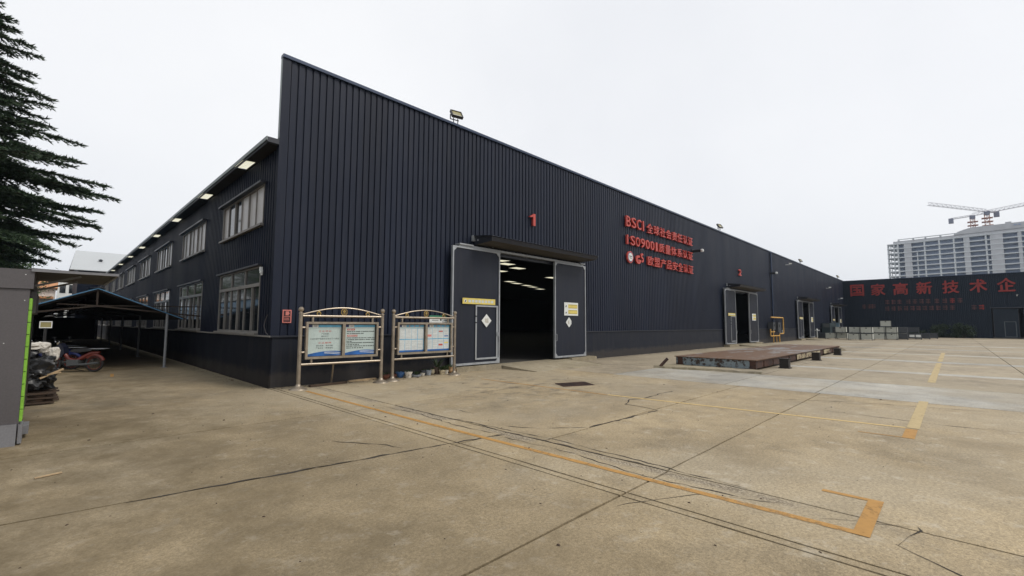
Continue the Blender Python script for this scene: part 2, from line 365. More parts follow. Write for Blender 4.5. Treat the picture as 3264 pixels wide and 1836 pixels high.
def glyph(ch, extrude, offset=0.):
    k = (ch, extrude, offset)
    if k not in _fc:
        cu = bpy.data.curves.new('glyph', 'FONT'); cu.body = ch; cu.extrude = extrude; cu.offset = offset; cu.resolution_u = 3
        o = bpy.data.objects.new('glyph', cu); C.objects.link(o); bpy.context.view_layer.update()
        me = bpy.data.meshes.new_from_object(o.evaluated_get(bpy.context.evaluated_depsgraph_get()))
        C.objects.unlink(o); bpy.data.objects.remove(o); bpy.data.curves.remove(cu)
        _fc[k] = ([tuple(v.co) for v in me.vertices], [tuple(p.vertices) for p in me.polygons]); bpy.data.meshes.remove(me)
    return _fc[k]
def put_glyph(mb, ch, u0, u1, v0, v1, fn, depth, offset=0., bold=0.):
    """stretch the glyph's own box into u0..u1, v0..v1; fn(u, v, d) -> world; d in 0..depth"""
    V, F = glyph(ch, .05, offset)
    xs = [v[0] for v in V]; ys = [v[1] for v in V]; a, b, c, d = min(xs), max(xs), min(ys), max(ys)
    k = bold*(v1-v0); sh = [(0, 0)] if not bold else [(0, 0), (k, .3*k), (-k, -.35*k), (.35*k, k), (-.3*k, -k)]
    for i, (p, q) in enumerate(sh):
        o = [fn(u0+p+(x-a)/(b-a)*(u1-u0), v0+q+(y-c)/(d-c)*(v1-v0), (z+.05)/.1*(depth-.002*i)+.0007*i) for x, y, z in V]
        mb.add(o, F)
def flat_text(mb, s, uc, v0, v1, fn, pitch, d, offset=.012):
    n = len(s); h = v1-v0
    for i, ch in enumerate(s):
        if ch == ' ': continue
        u = uc+(i-(n-1)/2)*pitch
        put_glyph(mb, ch, u-pitch*.43, u+pitch*.43, v0, v1, lambda a, b, c: fn(a, b, d+c), .001, 0.)

# ================================================================== SETTING: ground and yard
g = MB(); g.add([(-900, -600, -.09), (1500, -600, -.09), (1500, 1200, -.09), (-900, 1200, -.09)], [(0, 1, 2, 3)])
ground = struct(g.build('ground', 'earth'))
def slab(x0, x1, y0, y1, mat, skew=None, z=0., jit=.006):
    """a cast slab with slightly ragged edges; joints of about 16 mm are left open around it"""
    gp = .013; x0 += gp; x1 -= gp; y0 += gp; y1 -= gp
    def q(x, y):
        if skew: x, y = skew(x, y)
        return x, y
    def edge(a, b):
        d = math.dist(a, b); n = max(1, min(14, int(d/.45))); near = math.dist(((a[0]+b[0])/2, (a[1]+b[1])/2), (CAM.x, CAM.y)) < 22
        if not near: n = 1
        P = []
        for k in range(n):
            t = k/n; x = a[0]+(b[0]-a[0])*t; y = a[1]+(b[1]-a[1])*t
            if k: x += random.uniform(-jit, jit); y += random.uniform(-jit, jit)
            P.append(q(x, y))
        return P
    cs = [(x0, y0), (x1, y0), (x1, y1), (x0, y1)]
    poly = sum((edge(cs[i], cs[(i+1) % 4]) for i in range(4)), [])
    n = len(poly); c = (sum(p[0] for p in poly)/n, sum(p[1] for p in poly)/n); m = MB()
    m.add([(u, v, z) for u, v in poly]+[(u, v, -.085) for u, v in poly]+[(c[0], c[1], z)],
          [(k, (k+1) % n, 2*n) for k in range(n)]+[(k, n+k, n+(k+1) % n, (k+1) % n) for k in range(n)])
    return m.build('concrete_slab', mat, ground)
# left alley and fore-yard, cut by the skewed joint near y = -6.8
def skl(x, y):
    return (x, y+(-.135*(max(x, -5.2)+.1) if abs(y+7.2) < .1 else 0))
ysL = [-40, -30, -22, -17, -13.4, -9.8, -7.2, -4.1, 2.5, 9, 16, 24, 34, 48, 62]
for a, b in zip(ysL[:-1], ysL[1:]):
    for xa, xb in ((-22, -14), (-14, -8.6), (-8.6, -.05)):
        slab(xa, xb, a, b, 'conc', skl)
for a, b in zip([-40, -26, -18, -13.6, -9.8, -7.3, -4.2], [-26, -18, -13.6, -9.8, -7.3, -4.2, 0.]):
    slab(-.05, .06, a, b, 'conc'); slab(.06, .95, a, b, 'conc')
ysM = [-40, -32, -25, -19, -13.7, -9.78, -8.0, -4.15, 0.]
for a, b in zip(ysM[:-1], ysM[1:]): slab(.95, 8.92, a, b, 'conc')
xs = [8.92, 12.35, 16.4, 17.15, 22.85, 24.05, 29.8, 30.9, 37.6, 38.7, 46, 47.2, 56, 66, 74, 82.7]
ysR = [-48, -36, -27, -20, -13.7, -9.68, -7.6, -4.15, 0.]
for i, (a, b) in enumerate(zip(xs[:-1], xs[1:])):
    for c, d in zip(ysR[:-1], ysR[1:]):
        new = i in (0, 2, 4, 6, 8, 10) and c < -7.5
        slab(a, b, c, d, 'conc_new' if new else 'conc_grey', z=.0)
def strip(name, pts, w, mat, z=.004, parent=ground, jit=0.):
    m = MB(); n = len(pts); P = [Vector((x, y, 0)) for x, y in pts]; L = []; Rr = []
    for i, p in enumerate(P):
        d = (P[min(i+1, n-1)]-P[max(i-1, 0)]).normalized(); nn = Vector((-d.y, d.x, 0)); ww = w*(1+random.uniform(-jit, jit))
        if jit and i in (0, n-1): ww *= .25
        L.append(p+nn*ww/2); Rr.append(p-nn*ww/2)
    m.add([(v.x, v.y, z) for v in L]+[(v.x, v.y, z) for v in Rr], [(i, i+1, n+i+1, n+i) for i in range(n-1)])
    return m.build(name, mat, parent)
def wig(pts, amp=.03, step=.16):
    o = []
    for (a, b) in zip(pts[:-1], pts[1:]):
        n = max(1, int(math.dist(a, b)/step))
        for k in range(n):
            t = k/n; o.append((a[0]+(b[0]-a[0])*t+random.uniform(-amp, amp), a[1]+(b[1]-a[1])*t+random.uniform(-amp, amp)))
    o.append(pts[-1]); return o
# painted parking marks
strip('painted_line', [(.44, -1.15), (.46, -6), (.575, -11.585)], .085, 'yellow')
strip('painted_line', [(.53, -11.53), (1.5, -11.53)], .11, 'yellow', .0055)
strip('painted_line', [(1.47, -11.475), (1.47, -11.12)], .07, 'yellow')
M['yellow3'] = paint('thin_yellow_paint', (.60, .43, .18), .24)
strip('painted_line', [(5.1, -6.4), (5.3, -8.5), (5.62, -11.49)], .085, 'yellow3')
strip('painted_line', [(5.0, -2.2), (5.08, -6.38)], .06, 'yellow')
strip('painted_line', [(5.62, -11.58), (9.15, -11.58)], .15, 'yellow2', .0055)
strip('painted_line', [(13.6, -11.58), (23, -11.58)], .17, 'yellow2', .0055)
strip('painted_line', [(24, -11.58), (33.3, -11.58)], .17, 'yellow2', .0055)
strip('painted_line', [(4.75, -11.57), (5.55, -11.57)], .14, 'yellow')
strip('painted_line', [(4.78, -11.5), (4.76, -11.0)], .04, 'yellow')
strip('painted_line', [(-2.5, 5.6), (-2.42, 6.6)], .08, 'yellow')
# cracks
for pts, wd in (([(2.1, -7.99), (3.1, -8.02), (4.17, -8.07)], .032), ([(4.17, -8.07), (4.25, -7.75), (4.31, -7.33), (4.85, -7.07), (5.28, -7.25), (6.05, -7.16), (6.74, -7.19)], .024),
                ([(5.28, -7.25), (5.6, -7.7), (6.04, -8.03)], .016), ([(1.2, -7.0), (1.5, -7.5), (2.05, -7.95)], .016),
                ([(.63, -11.6), (.55, -11.73), (.76, -11.79), (.96, -11.86), (1.04, -11.83)], .012), ([(.53, -11.73), (.46, -11.82), (.38, -11.94), (.3, -12.07), (.2, -12.3)], .010),
                ([(.7, -11.25), (.85, -11.5), (1.0, -11.8)], .008), ([(-1.1, -6.0), (-.75, -6.55), (-.6, -6.95)], .014),
                ([(1.0, -6.2), (1.12, -8.3), (.98, -10.6)], .014), ([(.70, -7.5), (.76, -8.6), (.6, -9.7), (.7, -10.6)], .012),
                ([(.72, -4.3), (.8, -5.3), (.7, -6.3), (.76, -7.2)], .014), ([(-3.3, -6.77), (-2.2, -6.92), (-1.1, -7.06), (-.1, -7.20)], .028), ([(1.5, -5.2), (1.52, -5.9)], .014), ([(-.08, -7.2), (.35, -7.28), (.82, -7.38)], .028), ([(.96, -4.16), (.93, -5.6), (.99, -6.4), (.95, -7.3), (.97, -9.0), (.95, -9.8)], .020),
                ([(-.3, -9.9), (.5, -10.3), (.8, -10.9)], .008), ([(7.2, -9.2), (8.0, -10.6), (8.5, -12.5)], .014), ([(6.4, -10.3), (6.3, -11.9), (6.6, -13.8)], .012)):
    strip('crack', wig(pts, .022 if wd > .011 else .012, .12), wd, 'crack', .0035, jit=.85)
# door ramps and rail plinths are cast onto the yard
def ramp_wedge(x0, x1, depth, h, ground=ground):
    m = MB(); P = []
    n = 9
    for k in range(n+1):
        x = x0+(x1-x0)*k/n; P.append((x+random.uniform(-.05, .05)*(0 < k < n), -depth*(.9+.25*math.sin(k*1.7)*.3+random.uniform(0, .12))))
    vs = [(x, -.02, h) for x, y in P]+[(x*.98+.02*(x0+x1)/2, y, .012) for x, y in P]+[(x, y-.02, -.03) for x, y in P]
    f = [(i, i+1, n+2+i, n+1+i) for i in range(n)]+[(n+1+i, n+2+i, 2*n+3+i, 2*n+2+i) for i in range(n)]
    m.add(vs, f); m.add([(x0, -.02, h), (x0, -depth, .01), (x0, -.02, -.03)], [(0, 1, 2)]); m.add([(x1, -.02, h), (x1, -depth, .01), (x1, -.02, -.03)], [(0, 1, 2)])
    o = m.build('door_ramp', 'rubble', ground); return o
def plinth_block(x0, x1):
    m = MB(); n = 8; P0 = []
    for k in range(n+1): P0.append((x0+(x1-x0)*k/n, -.46+random.uniform(-.02, .03), .16+random.uniform(-.012, .01)))
    vs = [(x, -.002, .165) for x, y, z in P0]+P0+[(x, y-.015, -.01) for x, y, z in P0]
    f = [(i, i+1, n+2+i, n+1+i) for i in range(n)]+[(n+1+i, n+2+i, 2*n+3+i, 2*n+2+i) for i in range(n)]
    m.add(vs, f)
    for e in (0, n): m.add([vs[e], vs[n+1+e], vs[2*n+2+e], (vs[e][0], -.002, -.01)], [(0, 1, 2, 3)])
    return m.build('door_rail_plinth', 'rubble', ground)
DOORS = [5.4, 30.5, 52.0, 70.7]          # left edge of each pair of sliding leaves
for d in DOORS:
    plinth_block(d+.1, d+2.1); plinth_block(d+6.3, d+8.2); ramp_wedge(d+2.15, d+6.25, 2.1, .14)

# ================================================================== WAREHOUSE
L, HP, HL, YB = 82.8, 8.57, 1.27, 60.0
wh = thing('warehouse', 'long charcoal metal-clad factory hall with numbered sliding doors and a flat parapet', 'building', (0, 0, 0))
PW = .19
def sheets(parent, name, mat, along, n_mod, ztop, zbot, openings, fn, per=4, depth=.036):
    """ribbed cladding, one object per sheet; fn(s, d, z): s along wall, d recess inwards"""
    i = 0; cache = {}
    pr = [(0, 0), (.130, 0), (.139, depth), (.178, depth), (.187, 0), (.19, 0)]
    def ivs(k):
        c = k*PW+PW/2; iv = [(zbot, ztop)]
        for (a, b, z0, z1) in openings:
            if a < c < b:
                nv = []
                for (p, q) in iv:
                    if z0 > p: nv.append((p, min(q, z0)))
                    if z1 < q: nv.append((max(p, z1), q))
                iv = [x for x in nv if x[1]-x[0] > .02]
        return tuple(iv)
    while i < n_mod:
        iv = ivs(i); n = 1
        while n < per and i+n < n_mod and ivs(i+n) == iv: n += 1
        for (p, q) in iv:
            key = (n, p, q); at = Vector(fn(i*PW, 0, 0))-Vector(fn(0, 0, 0))
            if key not in cache:
                m = MB(); vs = []; cols = []
                for j in range(n): cols += [(j*PW+s, d) for s, d in pr[(1 if j else 0):]]
                for (s, d) in cols: vs += [fn(s, d, p), fn(s, d, q)]
                m.add(vs, [(2*a, 2*a+2, 2*a+3, 2*a+1) for a in range(len(cols)-1)])
                o = m.build(name, mat, parent, fix=False); cache[key] = o; o.location = at
            else: dup(cache[key], loc=at)
        i += n
front_open = [(d+2.05, d+6.35, 0, 4.15) for d in DOORS]
sheets(wh, 'cladding_sheet', 'clad', 'x', int(L/PW), HP-.06, HL, front_open, lambda s, d, z: (s, d, z))
WPITCH, WY0, WW = 6.53, 1.08, 4.1
left_open = []
for k in range(9):
    y0 = WY0+k*WPITCH; left_open += [(y0, y0+WW, 4.27, 5.38), (y0, y0+WW, 1.33, 3.13)]
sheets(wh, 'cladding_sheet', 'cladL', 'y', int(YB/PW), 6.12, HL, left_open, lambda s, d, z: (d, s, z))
# plinth walls
m = MB(); e = 0
for d in DOORS+[None]:
    a = (d+2.05) if d is not None else L
    m = MB(); m.box(e, -.035, -.05, a, .2, HL-.02); m.build('plinth_wall', 'plinth', wh)
    e = (d+6.35) if d is not None else 0
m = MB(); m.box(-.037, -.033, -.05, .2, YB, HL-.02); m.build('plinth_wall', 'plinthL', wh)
m = MB(); e = -.06
for d in DOORS+[None]:
    a = (d-.02) if d is not None else L
    m = MB(); m.box(e, -.075, HL-.03, a, .0, HL+.012); e = (d+7.7) if d is not None else 0
    m.build('ledge_flashing', 'trim', wh)
m = MB(); m.box(-.08, -.072, HL-.028, .0, YB, HL+.010); m.build('ledge_flashing', 'winframe', wh)
# parapet cap, corner trim, parapet back
m = MB(); m.box(-.05, -.06, HP-.085, L+.05, .12, HP); m.build('parapet_cap', 'trimblue', wh)
m = MB(); m.box(-.045, -.022, HL+.012, .165, .0, HP-.086); m.build('corner_trim', 'clad', wh)
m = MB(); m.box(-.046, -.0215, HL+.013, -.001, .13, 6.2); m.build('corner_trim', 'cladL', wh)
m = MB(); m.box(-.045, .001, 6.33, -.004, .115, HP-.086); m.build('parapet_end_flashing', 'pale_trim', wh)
m = MB(); m.box(0, .06, 4.2, L, .10, HP-.09)
for d in DOORS: pass
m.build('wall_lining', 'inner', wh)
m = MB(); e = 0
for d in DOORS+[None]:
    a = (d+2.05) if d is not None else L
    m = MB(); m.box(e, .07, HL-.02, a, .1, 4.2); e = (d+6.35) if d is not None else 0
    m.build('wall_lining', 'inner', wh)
m = MB(); m.box(82.60, -.03, 0, L+.06, .1, HP-.086); m.build('corner_trim', 'cladB', wh)
# blue line: joint downpipe on the front wall
m = MB(); m.tube([(43.3, -.09, 1.3), (43.3, -.09, 8.45)], .065, 10)
for z in (2, 3.6, 5.2, 6.8, 8.2): m.box(43.21, -.16, z, 43.39, -.0, z+.04)
m.build('downpipe', 'trimblue', wh, True)
# roof with rooflights; the eave runs along the left wall
SK = [(23.8, 16.4), (26.02, 17.84), (29.09, 19.3), (29.6, 22.4), (38.97, 30.1), (41.5, 31.3), (44.9, 32.5), (47.57, 33.7), (51.35, 35.5), (38.65, 22.7)]
SKE = [2.55, 7.35, 12.9, 18.3, 23.8, 29.5, 35.6, 41.8, 47.5, 53]
rz = lambda x: 6.22+.04*min(x+.3, 25.3)
# flat deck in cells, cells of the rooflights left open
cx = sorted({-.32, .02, 10, 25, L} | {round(a-.75, 2) for a, b in SK} | {round(a+.75, 2) for a, b in SK})
cy = sorted({.1, YB} | {round(b-.5, 2) for a, b in SK} | {round(b+.5, 2) for a, b in SK} | {round(y-.42, 2) for y in SKE} | {round(y+.42, 2) for y in SKE})
m = MB()
for xa, xb in zip(cx[:-1], cx[1:]):
    for ya, yb in zip(cy[:-1], cy[1:]):
        mx_, my_ = (xa+xb)/2, (ya+yb)/2
        if any(abs(mx_-a) < .75 and abs(my_-b) < .5 for a, b in SK): continue
        if xb < .1 and any(abs(my_-y) < .42 for y in SKE): continue
        m.add([(xa, ya, rz(xa)), (xb, ya, rz(xb)), (xb, yb, rz(xb)), (xa, yb, rz(xa))], [(0, 1, 2, 3)])
m.build('roof', 'inner', wh)
for a, b in SK:
    m = MB(); m.add([(a-.75, b-.5, rz(a-.75)), (a+.75, b-.5, rz(a+.75)), (a+.75, b+.5, rz(a+.75)), (a-.75, b+.5, rz(a-.75))], [(0, 1, 2, 3)]); m.build('rooflight', 'frp', wh)
for y in SKE:
    m = MB(); n = 6
    for k in range(n):
        ya = y-.42+.84*k/n; yb = y-.42+.84*(k+.82)/n
        m.add([(-.32, ya, rz(-.32)), (.02, ya, rz(.02)), (.02, yb, rz(.02)), (-.32, yb, rz(-.32))], [(0, 1, 2, 3)])
    m.build('rooflight', 'frp', wh)
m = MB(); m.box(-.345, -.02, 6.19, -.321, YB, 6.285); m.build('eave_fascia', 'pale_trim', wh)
m = MB(); m.box(-.32, -.018, 6.15, -.002, .099, 6.28); m.build('eave_end', 'trim', wh)
m = MB(); m.box(-.31, .1, 6.135, -.285, YB, 6.188); m.build('gutter_bar', 'trim', wh)
# hall interior and far walls
m = MB(); m.add([(.1, .1, .1), (L-.1, .1, .1), (L-.1, YB-.1, .1), (.1, YB-.1, .1)], [(0, 1, 2, 3)]); m.build('hall_floor', 'innerfloor', wh)
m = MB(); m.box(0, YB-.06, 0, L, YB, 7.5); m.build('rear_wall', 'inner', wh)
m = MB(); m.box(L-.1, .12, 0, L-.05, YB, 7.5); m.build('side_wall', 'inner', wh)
m = MB(); e = 0
m.box(.09, .1, 0, .12, YB, 1.33); m.box(.09, .1, 3.13, .12, YB, 4.27); m.box(.09, .1, 5.38, .12, YB, 6.2)
for k in range(10):
    a = (WY0+(k-1)*WPITCH+WW) if k else .1; b = WY0+k*WPITCH if k < 9 else YB
    m.box(.085, a, 1.33, .118, b, 3.13); m.box(.085, a, 4.27, .118, b, 5.38)
m.build('wall_lining', 'inner', wh)
# windows -------------------------------------------------------------
def bars(m, y0, y1, z0, z1, w, d0, d1):
    m.box(d0, y0, z0, d1, y1, z0+w); m.box(d0, y0, z1-w, d1, y1, z1); m.box(d0, y0, z0+w, d1, y0+w, z1-w); m.box(d0, y1-w, z0+w, d1, y1, z1-w)
def upper_window(seed):
    rr = random.Random(seed)
    m = MB(); y0, y1, z0, z1 = 0, WW, 4.27, 5.38
    bars(m, y0, y1, z0, z1, .05, -.015, .075)
    n = 6; fr = [WW*k/n for k in range(n+1)]
    for k in range(1, n): m.box(-.01, fr[k]-.028, z0+.05, .06, fr[k]+.028, z1-.05)
    wnd = m.build('window', 'winframe', wh)
    for k in range(n):
        a, b = fr[k]+.03, fr[k+1]-.03; pm_ = MB()
        if k % 2 == 0: pm_.box(.018, a, z0+.05, .024, b, z1-.05); mt = 'frost' if rr.random() < .85 else 'glass'
        else:
            c = a+(b-a)*rr.choice([.25, .45, .8, 1.])
            pm_.box(.038, c-(b-a)*.45 if c < b else a, z0+.05, .044, b, z1-.05); mt = 'frost' if rr.random() < .55 else 'glass'
        pm_.build('pane', mt, wnd)
    m = MB(); m.box(.06, .05, z0+.05, .063, WW-.05, z1-.05); m.build('interior_shade_sheet', 'inner', wnd)  # dark sheet stands in for the unlit hall behind open sashes
    m = MB(); m.box(-.15, -.1, z1-.005, .0, WW+.1, z1+.05); m.build('lintel', 'trim', wnd)
    m = MB(); m.box(-.10, -.04, z0-.06, -.002, WW+.04, z0-.002); m.build('sill', 'winframe', wnd)
    return wnd
def lower_window():
    m = MB(); z0, z1, zt = 1.33, 3.13, 2.58
    bars(m, 0, WW, z0, z1, .05, -.012, .075); m.box(-.02, .05, zt, .07, WW-.05, zt+.09)
    for k in (1, 2): m.box(-.008, WW*k/3-.03, zt+.09, .06, WW*k/3+.03, z1-.05)
    for k in range(1, 6): m.box(-.008, WW*k/6-.03, z0+.05, .06, WW*k/6+.03, zt)
    wnd = m.build('window', 'winframe', wh)
    for k in range(3):
        p = MB(); p.box(.025, WW*k/3+.03, zt+.09, .031, WW*(k+1)/3-.03, z1-.05); p.build('pane', 'glass', wnd)
    for k in range(6):
        p = MB(); d = .02 if k % 2 else .04; p.box(d, WW*k/6+.03, z0+.05, d+.006, WW*(k+1)/6-.03, zt); p.build('pane', 'glass', wnd)
    m = MB(); m.box(-.11, -.1, z1-.005, -.001, WW+.1, z1+.045); m.build('lintel', 'trim', wnd)
    m = MB(); m.box(-.11, -.02, z0-.05, -.002, WW+.02, z0-.001); m.build('sill', 'winframe', wnd)
    return wnd
uw = [upper_window(s) for s in (3, 8, 11)]; lw = lower_window()
for i, u in enumerate(uw): u.location = (0, WY0+i*WPITCH, 0)
lw.location = (0, WY0, 0)
for k in range(3, 9):
    c = copy_tree(uw[k % 3], wh); c.location = (0, WY0+k*WPITCH, 0)
for k in range(1, 9):
    c = copy_tree(lw, wh); c.location = (0, WY0+k*WPITCH, 0)
# sliding doors -------------------------------------------------------
def leaf(x0, left, first):
    y0, y1, z0, z1, W2 = -.27, -.19, .20, 4.22, 2.2
    m = MB(); m.box(x0+.01, y0+.02, z0+.01, x0+W2-.01, y1, z1-.01); lf = m.build('door_leaf', 'doorpan', wh)
    m = MB(); fw_ = .05
    m.box(x0, y0-.012, z0, x0+W2, y1+.002, z0+.07); m.box(x0, y0-.012, z1-fw_, x0+W2, y1+.002, z1)
    m.box(x0, y0-.01, z0+.07, x0+fw_, y1+.002, z1-fw_); m.box(x0+W2-fw_, y0-.01, z0+.07, x0+W2, y1+.002, z1-fw_)
    for sx in (0, 1):       # corner gussets
        for sz in (0, 1):
            cx_ = x0+fw_ if not sx else x0+W2-fw_; cz = z0+.07 if not sz else z1-fw_; k = .13
            pl = [(cx_, cz), (cx_+(k if not sx else -k), cz), (cx_, cz+(k if not sz else -k))]
            m.prism(pl, lambda u, v, d: (u, d, v), y0-.008, y0+.03)
    m.build('leaf_frame', 'galv', lf)
    if left:
        a, b, c, d = x0+1.03, x0+2.10, .36, 2.25
        m = MB(); m.box(a, y0-.016, c, b, y0+.0, c+.06); m.box(a, y0-.016, d-.055, b, y0, d)
        for (p, q) in ((c+.06, 1.62), (1.66, 1.84), (1.88, d-.055)): m.box(a, y0-.014, p, a+.06, y0, q)
        m.box(b-.075, y0-.014, c+.06, b, y0, d-.055); m.build('wicket_frame', 'galv', lf)
        m = MB(); m.box(b-.05, y0-.05, 1.18, b-.01, y0-.016, 1.30); m.tube([(b+.02, y0-.03, .95), (b+.02, y0-.06, .97), (b+.02, y0-.06, 1.14), (b+.02, y0-.03, 1.16)], .012, 6); m.build('handle', 'galv', lf)
        for z in (1.64, 1.86):
            m = MB(); m.box(a-.005, y0-.022, z-.022, a+.05, y0-.001, z+.022); m.build('hinge', 'black', lf)
    else:
        m = MB(); m.tube([(x0+.07, y0-.01, .9), (x0+.07, y0-.05, .92), (x0+.07, y0-.05, 1.17), (x0+.07, y0-.01, 1.19)], .014, 6); m.build('handle', 'galv', lf)
    return lf
for i, d in enumerate(DOORS):
    leaf(d, True, i == 0); leaf(d+5.4, False, i == 0)
    m = MB(); m.box(d+.3, -.235, 4.235, d+7.5, -.06, 4.31); m.box(d+.28, -.30, 4.29, d+.9, -.02, 4.33); m.box(d+7.2, -.30, 4.29, d+7.55, -.02, 4.33); m.build('door_track', 'galv', wh)
    m = MB(); m.box(d+2.0, -.02, 4.12, d+6.4, .14, 4.22); m.build('door_header', 'trim', wh)
    # canopy: sloping sheet with a deep soffit and a thin bright front lip
    x0, x1 = d+1.1, d+7.55
    m = MB(); m.add([(x0, -.02, 4.70), (x1, -.02, 4.70), (x1, -1.0, 4.58), (x0, -1.0, 4.58), (x0+.06, -.02, 4.40), (x1-.06, -.02, 4.40), (x1-.06, -.94, 4.44), (x0+.06, -.94, 4.44)],
                     [(0, 1, 2, 3), (0, 3, 7, 4), (1, 2, 6, 5), (3, 2, 6, 7)])
    cn = m.build('door_canopy', 'trim', wh)
    m = MB(); m.add([(x0+.06, -.02, 4.40), (x1-.06, -.02, 4.40), (x1-.06, -.94, 4.441), (x0+.06, -.94, 4.441)], [(0, 1, 2, 3)]); m.build('soffit', 'soffit', cn)
    m = MB(); n = 30
    for k in range(n):
        a = x0-.05+(x1-x0+.1)*k/n; b = a+(x1-x0+.1)/n*.62; m.box(a, -1.07, 4.575, b, -.02, 4.60) if False else m.add([(a, -1.07, 4.585), (b, -1.07, 4.585), (b, -.0, 4.715), (a, -.0, 4.715), (a, -1.07, 4.603), (b, -1.07, 4.603), (b, -.0, 4.733), (a, -.0, 4.733)], [(0, 3, 2, 1), (4, 5, 6, 7), (0, 1, 5, 4), (3, 7, 6, 2), (0, 4, 7, 3), (1, 2, 6, 5)])
    m.build('roof_ribs', 'trim', cn)
    m = MB(); m.bar((x0-.02, -.10, 4.62), (x0-.02, -.02, 4.62), .12, .2); m.bar((x0+.02, -.25, 4.55), (x0+.9, -.12, 4.42), .05, .05); m.build('bracket', 'galv', cn)
# hall noise: a few dark machine blocks just visible through the first door are left in shadow

# ================================================================== WALL SIGNS
FR = lambda y0: (lambda u, v, d: (u, y0-d, v))
def letter_sign(name, label, chars, mat, fn, depth, offset):
    x = min(c[1] for c in chars); z = min(c[3] for c in chars); loc = fn((min(c[1] for c in chars)+max(c[2] for c in chars))/2, z, 0)
    t = thing(name, label, 'sign', loc)
    for ch, a, b, c, d in chars:
        m = MB(); put_glyph(m, ch, a, b, c, d, fn, depth, 0., offset); m.build('letter', mat, t)
    return t
def mk(s, x0, x1, z0, z1, ratio=.82):
    n = len(s); p = (x1-x0)/n; return [(ch, x0+i*p+p*(1-ratio)/2, x0+i*p+p*(1+ratio)/2, z0, z1) for i, ch in enumerate(s) if ch != ' ']
sf = FR(-.03)
row1 = [('B', 16.95, 17.38, 6.75, 7.30), ('S', 17.52, 17.95, 6.75, 7.30), ('C', 18.08, 18.52, 6.75, 7.30), ('I', 18.72, 18.82, 6.75, 7.30)]
row1 += mk('全球社会责任认证', 19.15, 25.4, 6.74, 7.27)
letter_sign('wall_sign', 'top row of raised red sign letters, starting with Latin capitals, on charcoal wall', row1, 'red', sf, .10, .013)
row2 = [('I', 17.0, 17.1, 5.80, 6.29)]
for i, ch in enumerate('SO9001'): row2.append((ch, 17.38+i*.545, 17.80+i*.545, 5.80, 6.30))
row2[-1] = ('1', 20.18, 20.38, 5.80, 6.30)
row2 += mk('质量体系认证', 20.5, 25.4, 5.80, 6.32)
letter_sign('wall_sign', 'middle row of raised red sign letters with the digits 9001', row2, 'red', sf, .10, .013)
letter_sign('wall_sign', 'bottom row of raised red sign characters, beside the round badge', mk('欧盟产品安全认证', 19.15, 25.4, 4.90, 5.42), 'red', sf, .10, .013)
def numeral(ch, x0, x1, z0, z1, label):
    m = MB()
    if ch == '1':
        for pl in ([(.58, 0), (1, 0), (1, 1), (.66, 1), (.58, .93)], [(0, .66), (.57, .72), (.57, .925), (.3, .80), (0, .78)]):
            m.prism([(x0+u*(x1-x0), z0+v*(z1-z0)) for u, v in pl], sf, 0, .09)
    else: put_glyph(m, ch, x0, x1, z0, z1, sf, .09, 0., .035)
    o = thing('door_number', label, 'number', ((x0+x1)/2, -.03, z0)); m.build('numeral', 'red', o)
numeral('1', 9.43, 9.75, 5.58, 6.07, 'raised red numeral one above the nearest sliding door')
numeral('2', 34.25, 34.8, 5.54, 6.02, 'raised red numeral two above the second sliding door')
# round badge: eight-lobed red rim with pale disc
t = thing('certification_badge', 'round white badge with red scalloped rim beside the bottom sign row', 'badge', (17.32, -.03, 4.84))
def ring(cx_, cz, r, n, lob=0, amp=0): return [(cx_+(r+amp*math.cos(lob*a))*math.cos(a), cz+(r+amp*math.cos(lob*a))*math.sin(a)) for a in [2*math.pi*k/n for k in range(n)]]
m = MB(); m.prism(ring(17.32, 5.14, .325, 9), sf, 0, .08); m.build('rim', 'red', t)
m = MB(); m.prism(ring(17.32, 5.14, .255, 32), sf, .081, .088); m.build('purple_ring', pm('badge_purple', (.16, .10, .20), .5), t)
m = MB(); m.prism(ring(17.32, 5.14, .215, 32), sf, .089, .096); m.build('disc', 'white', t)
m = MB(); m.box(17.16, -.132, 5.16, 17.46, -.127, 5.20); m.box(17.2, -.132, 5.07, 17.42, -.127, 5.10); m.build('lettering', 'ink', t)
# slanted pair of heavy red letters
t = thing('emblem_sign', 'slanted heavy red two-letter mark between the badge and bottom sign row', 'emblem', (18.3, -.03, 4.86))
def arc(cx_, cz, r0_, r1_, sx, a0, a1, n=18):
    P = [(cx_+sx*r1_*math.cos(a0+(a1-a0)*k/n), cz+r1_*math.sin(a0+(a1-a0)*k/n)) for k in range(n+1)]
    return P+[(cx_+sx*r0_*math.cos(a0+(a1-a0)*k/n), cz+r0_*math.sin(a0+(a1-a0)*k/n)) for k in range(n, -1, -1)]
m = MB(); m.prism(arc(18.18, 5.09, .11, .235, 1.15, R(55), R(350)), sf, 0, .09); m.prism([(18.14, 5.10), (18.45, 5.10), (18.45, 5.0), (18.36, 5.0), (18.30, 5.02), (18.14, 5.02)], sf, 0, .087); m.build('letter', 'red', t)
m = MB(); m.prism(arc(18.60, 5.33, .05, .15, 1., R(30), R(270)), sf, 0, .09); m.prism(arc(18.60, 5.13, .05, .15, 1., R(-120), R(90)), sf, 0, .088); m.build('letter', 'red', t)

def plate(name, label, cat, x0, x1, z0, z1, mat, y=-.03, th=.012, group=None):
    t = thing(name, label, cat, ((x0+x1)/2, y, z0), group); m = MB(); m.box(x0, y-th, z0, x1, y, z1); m.build('plate', mat, t); return t
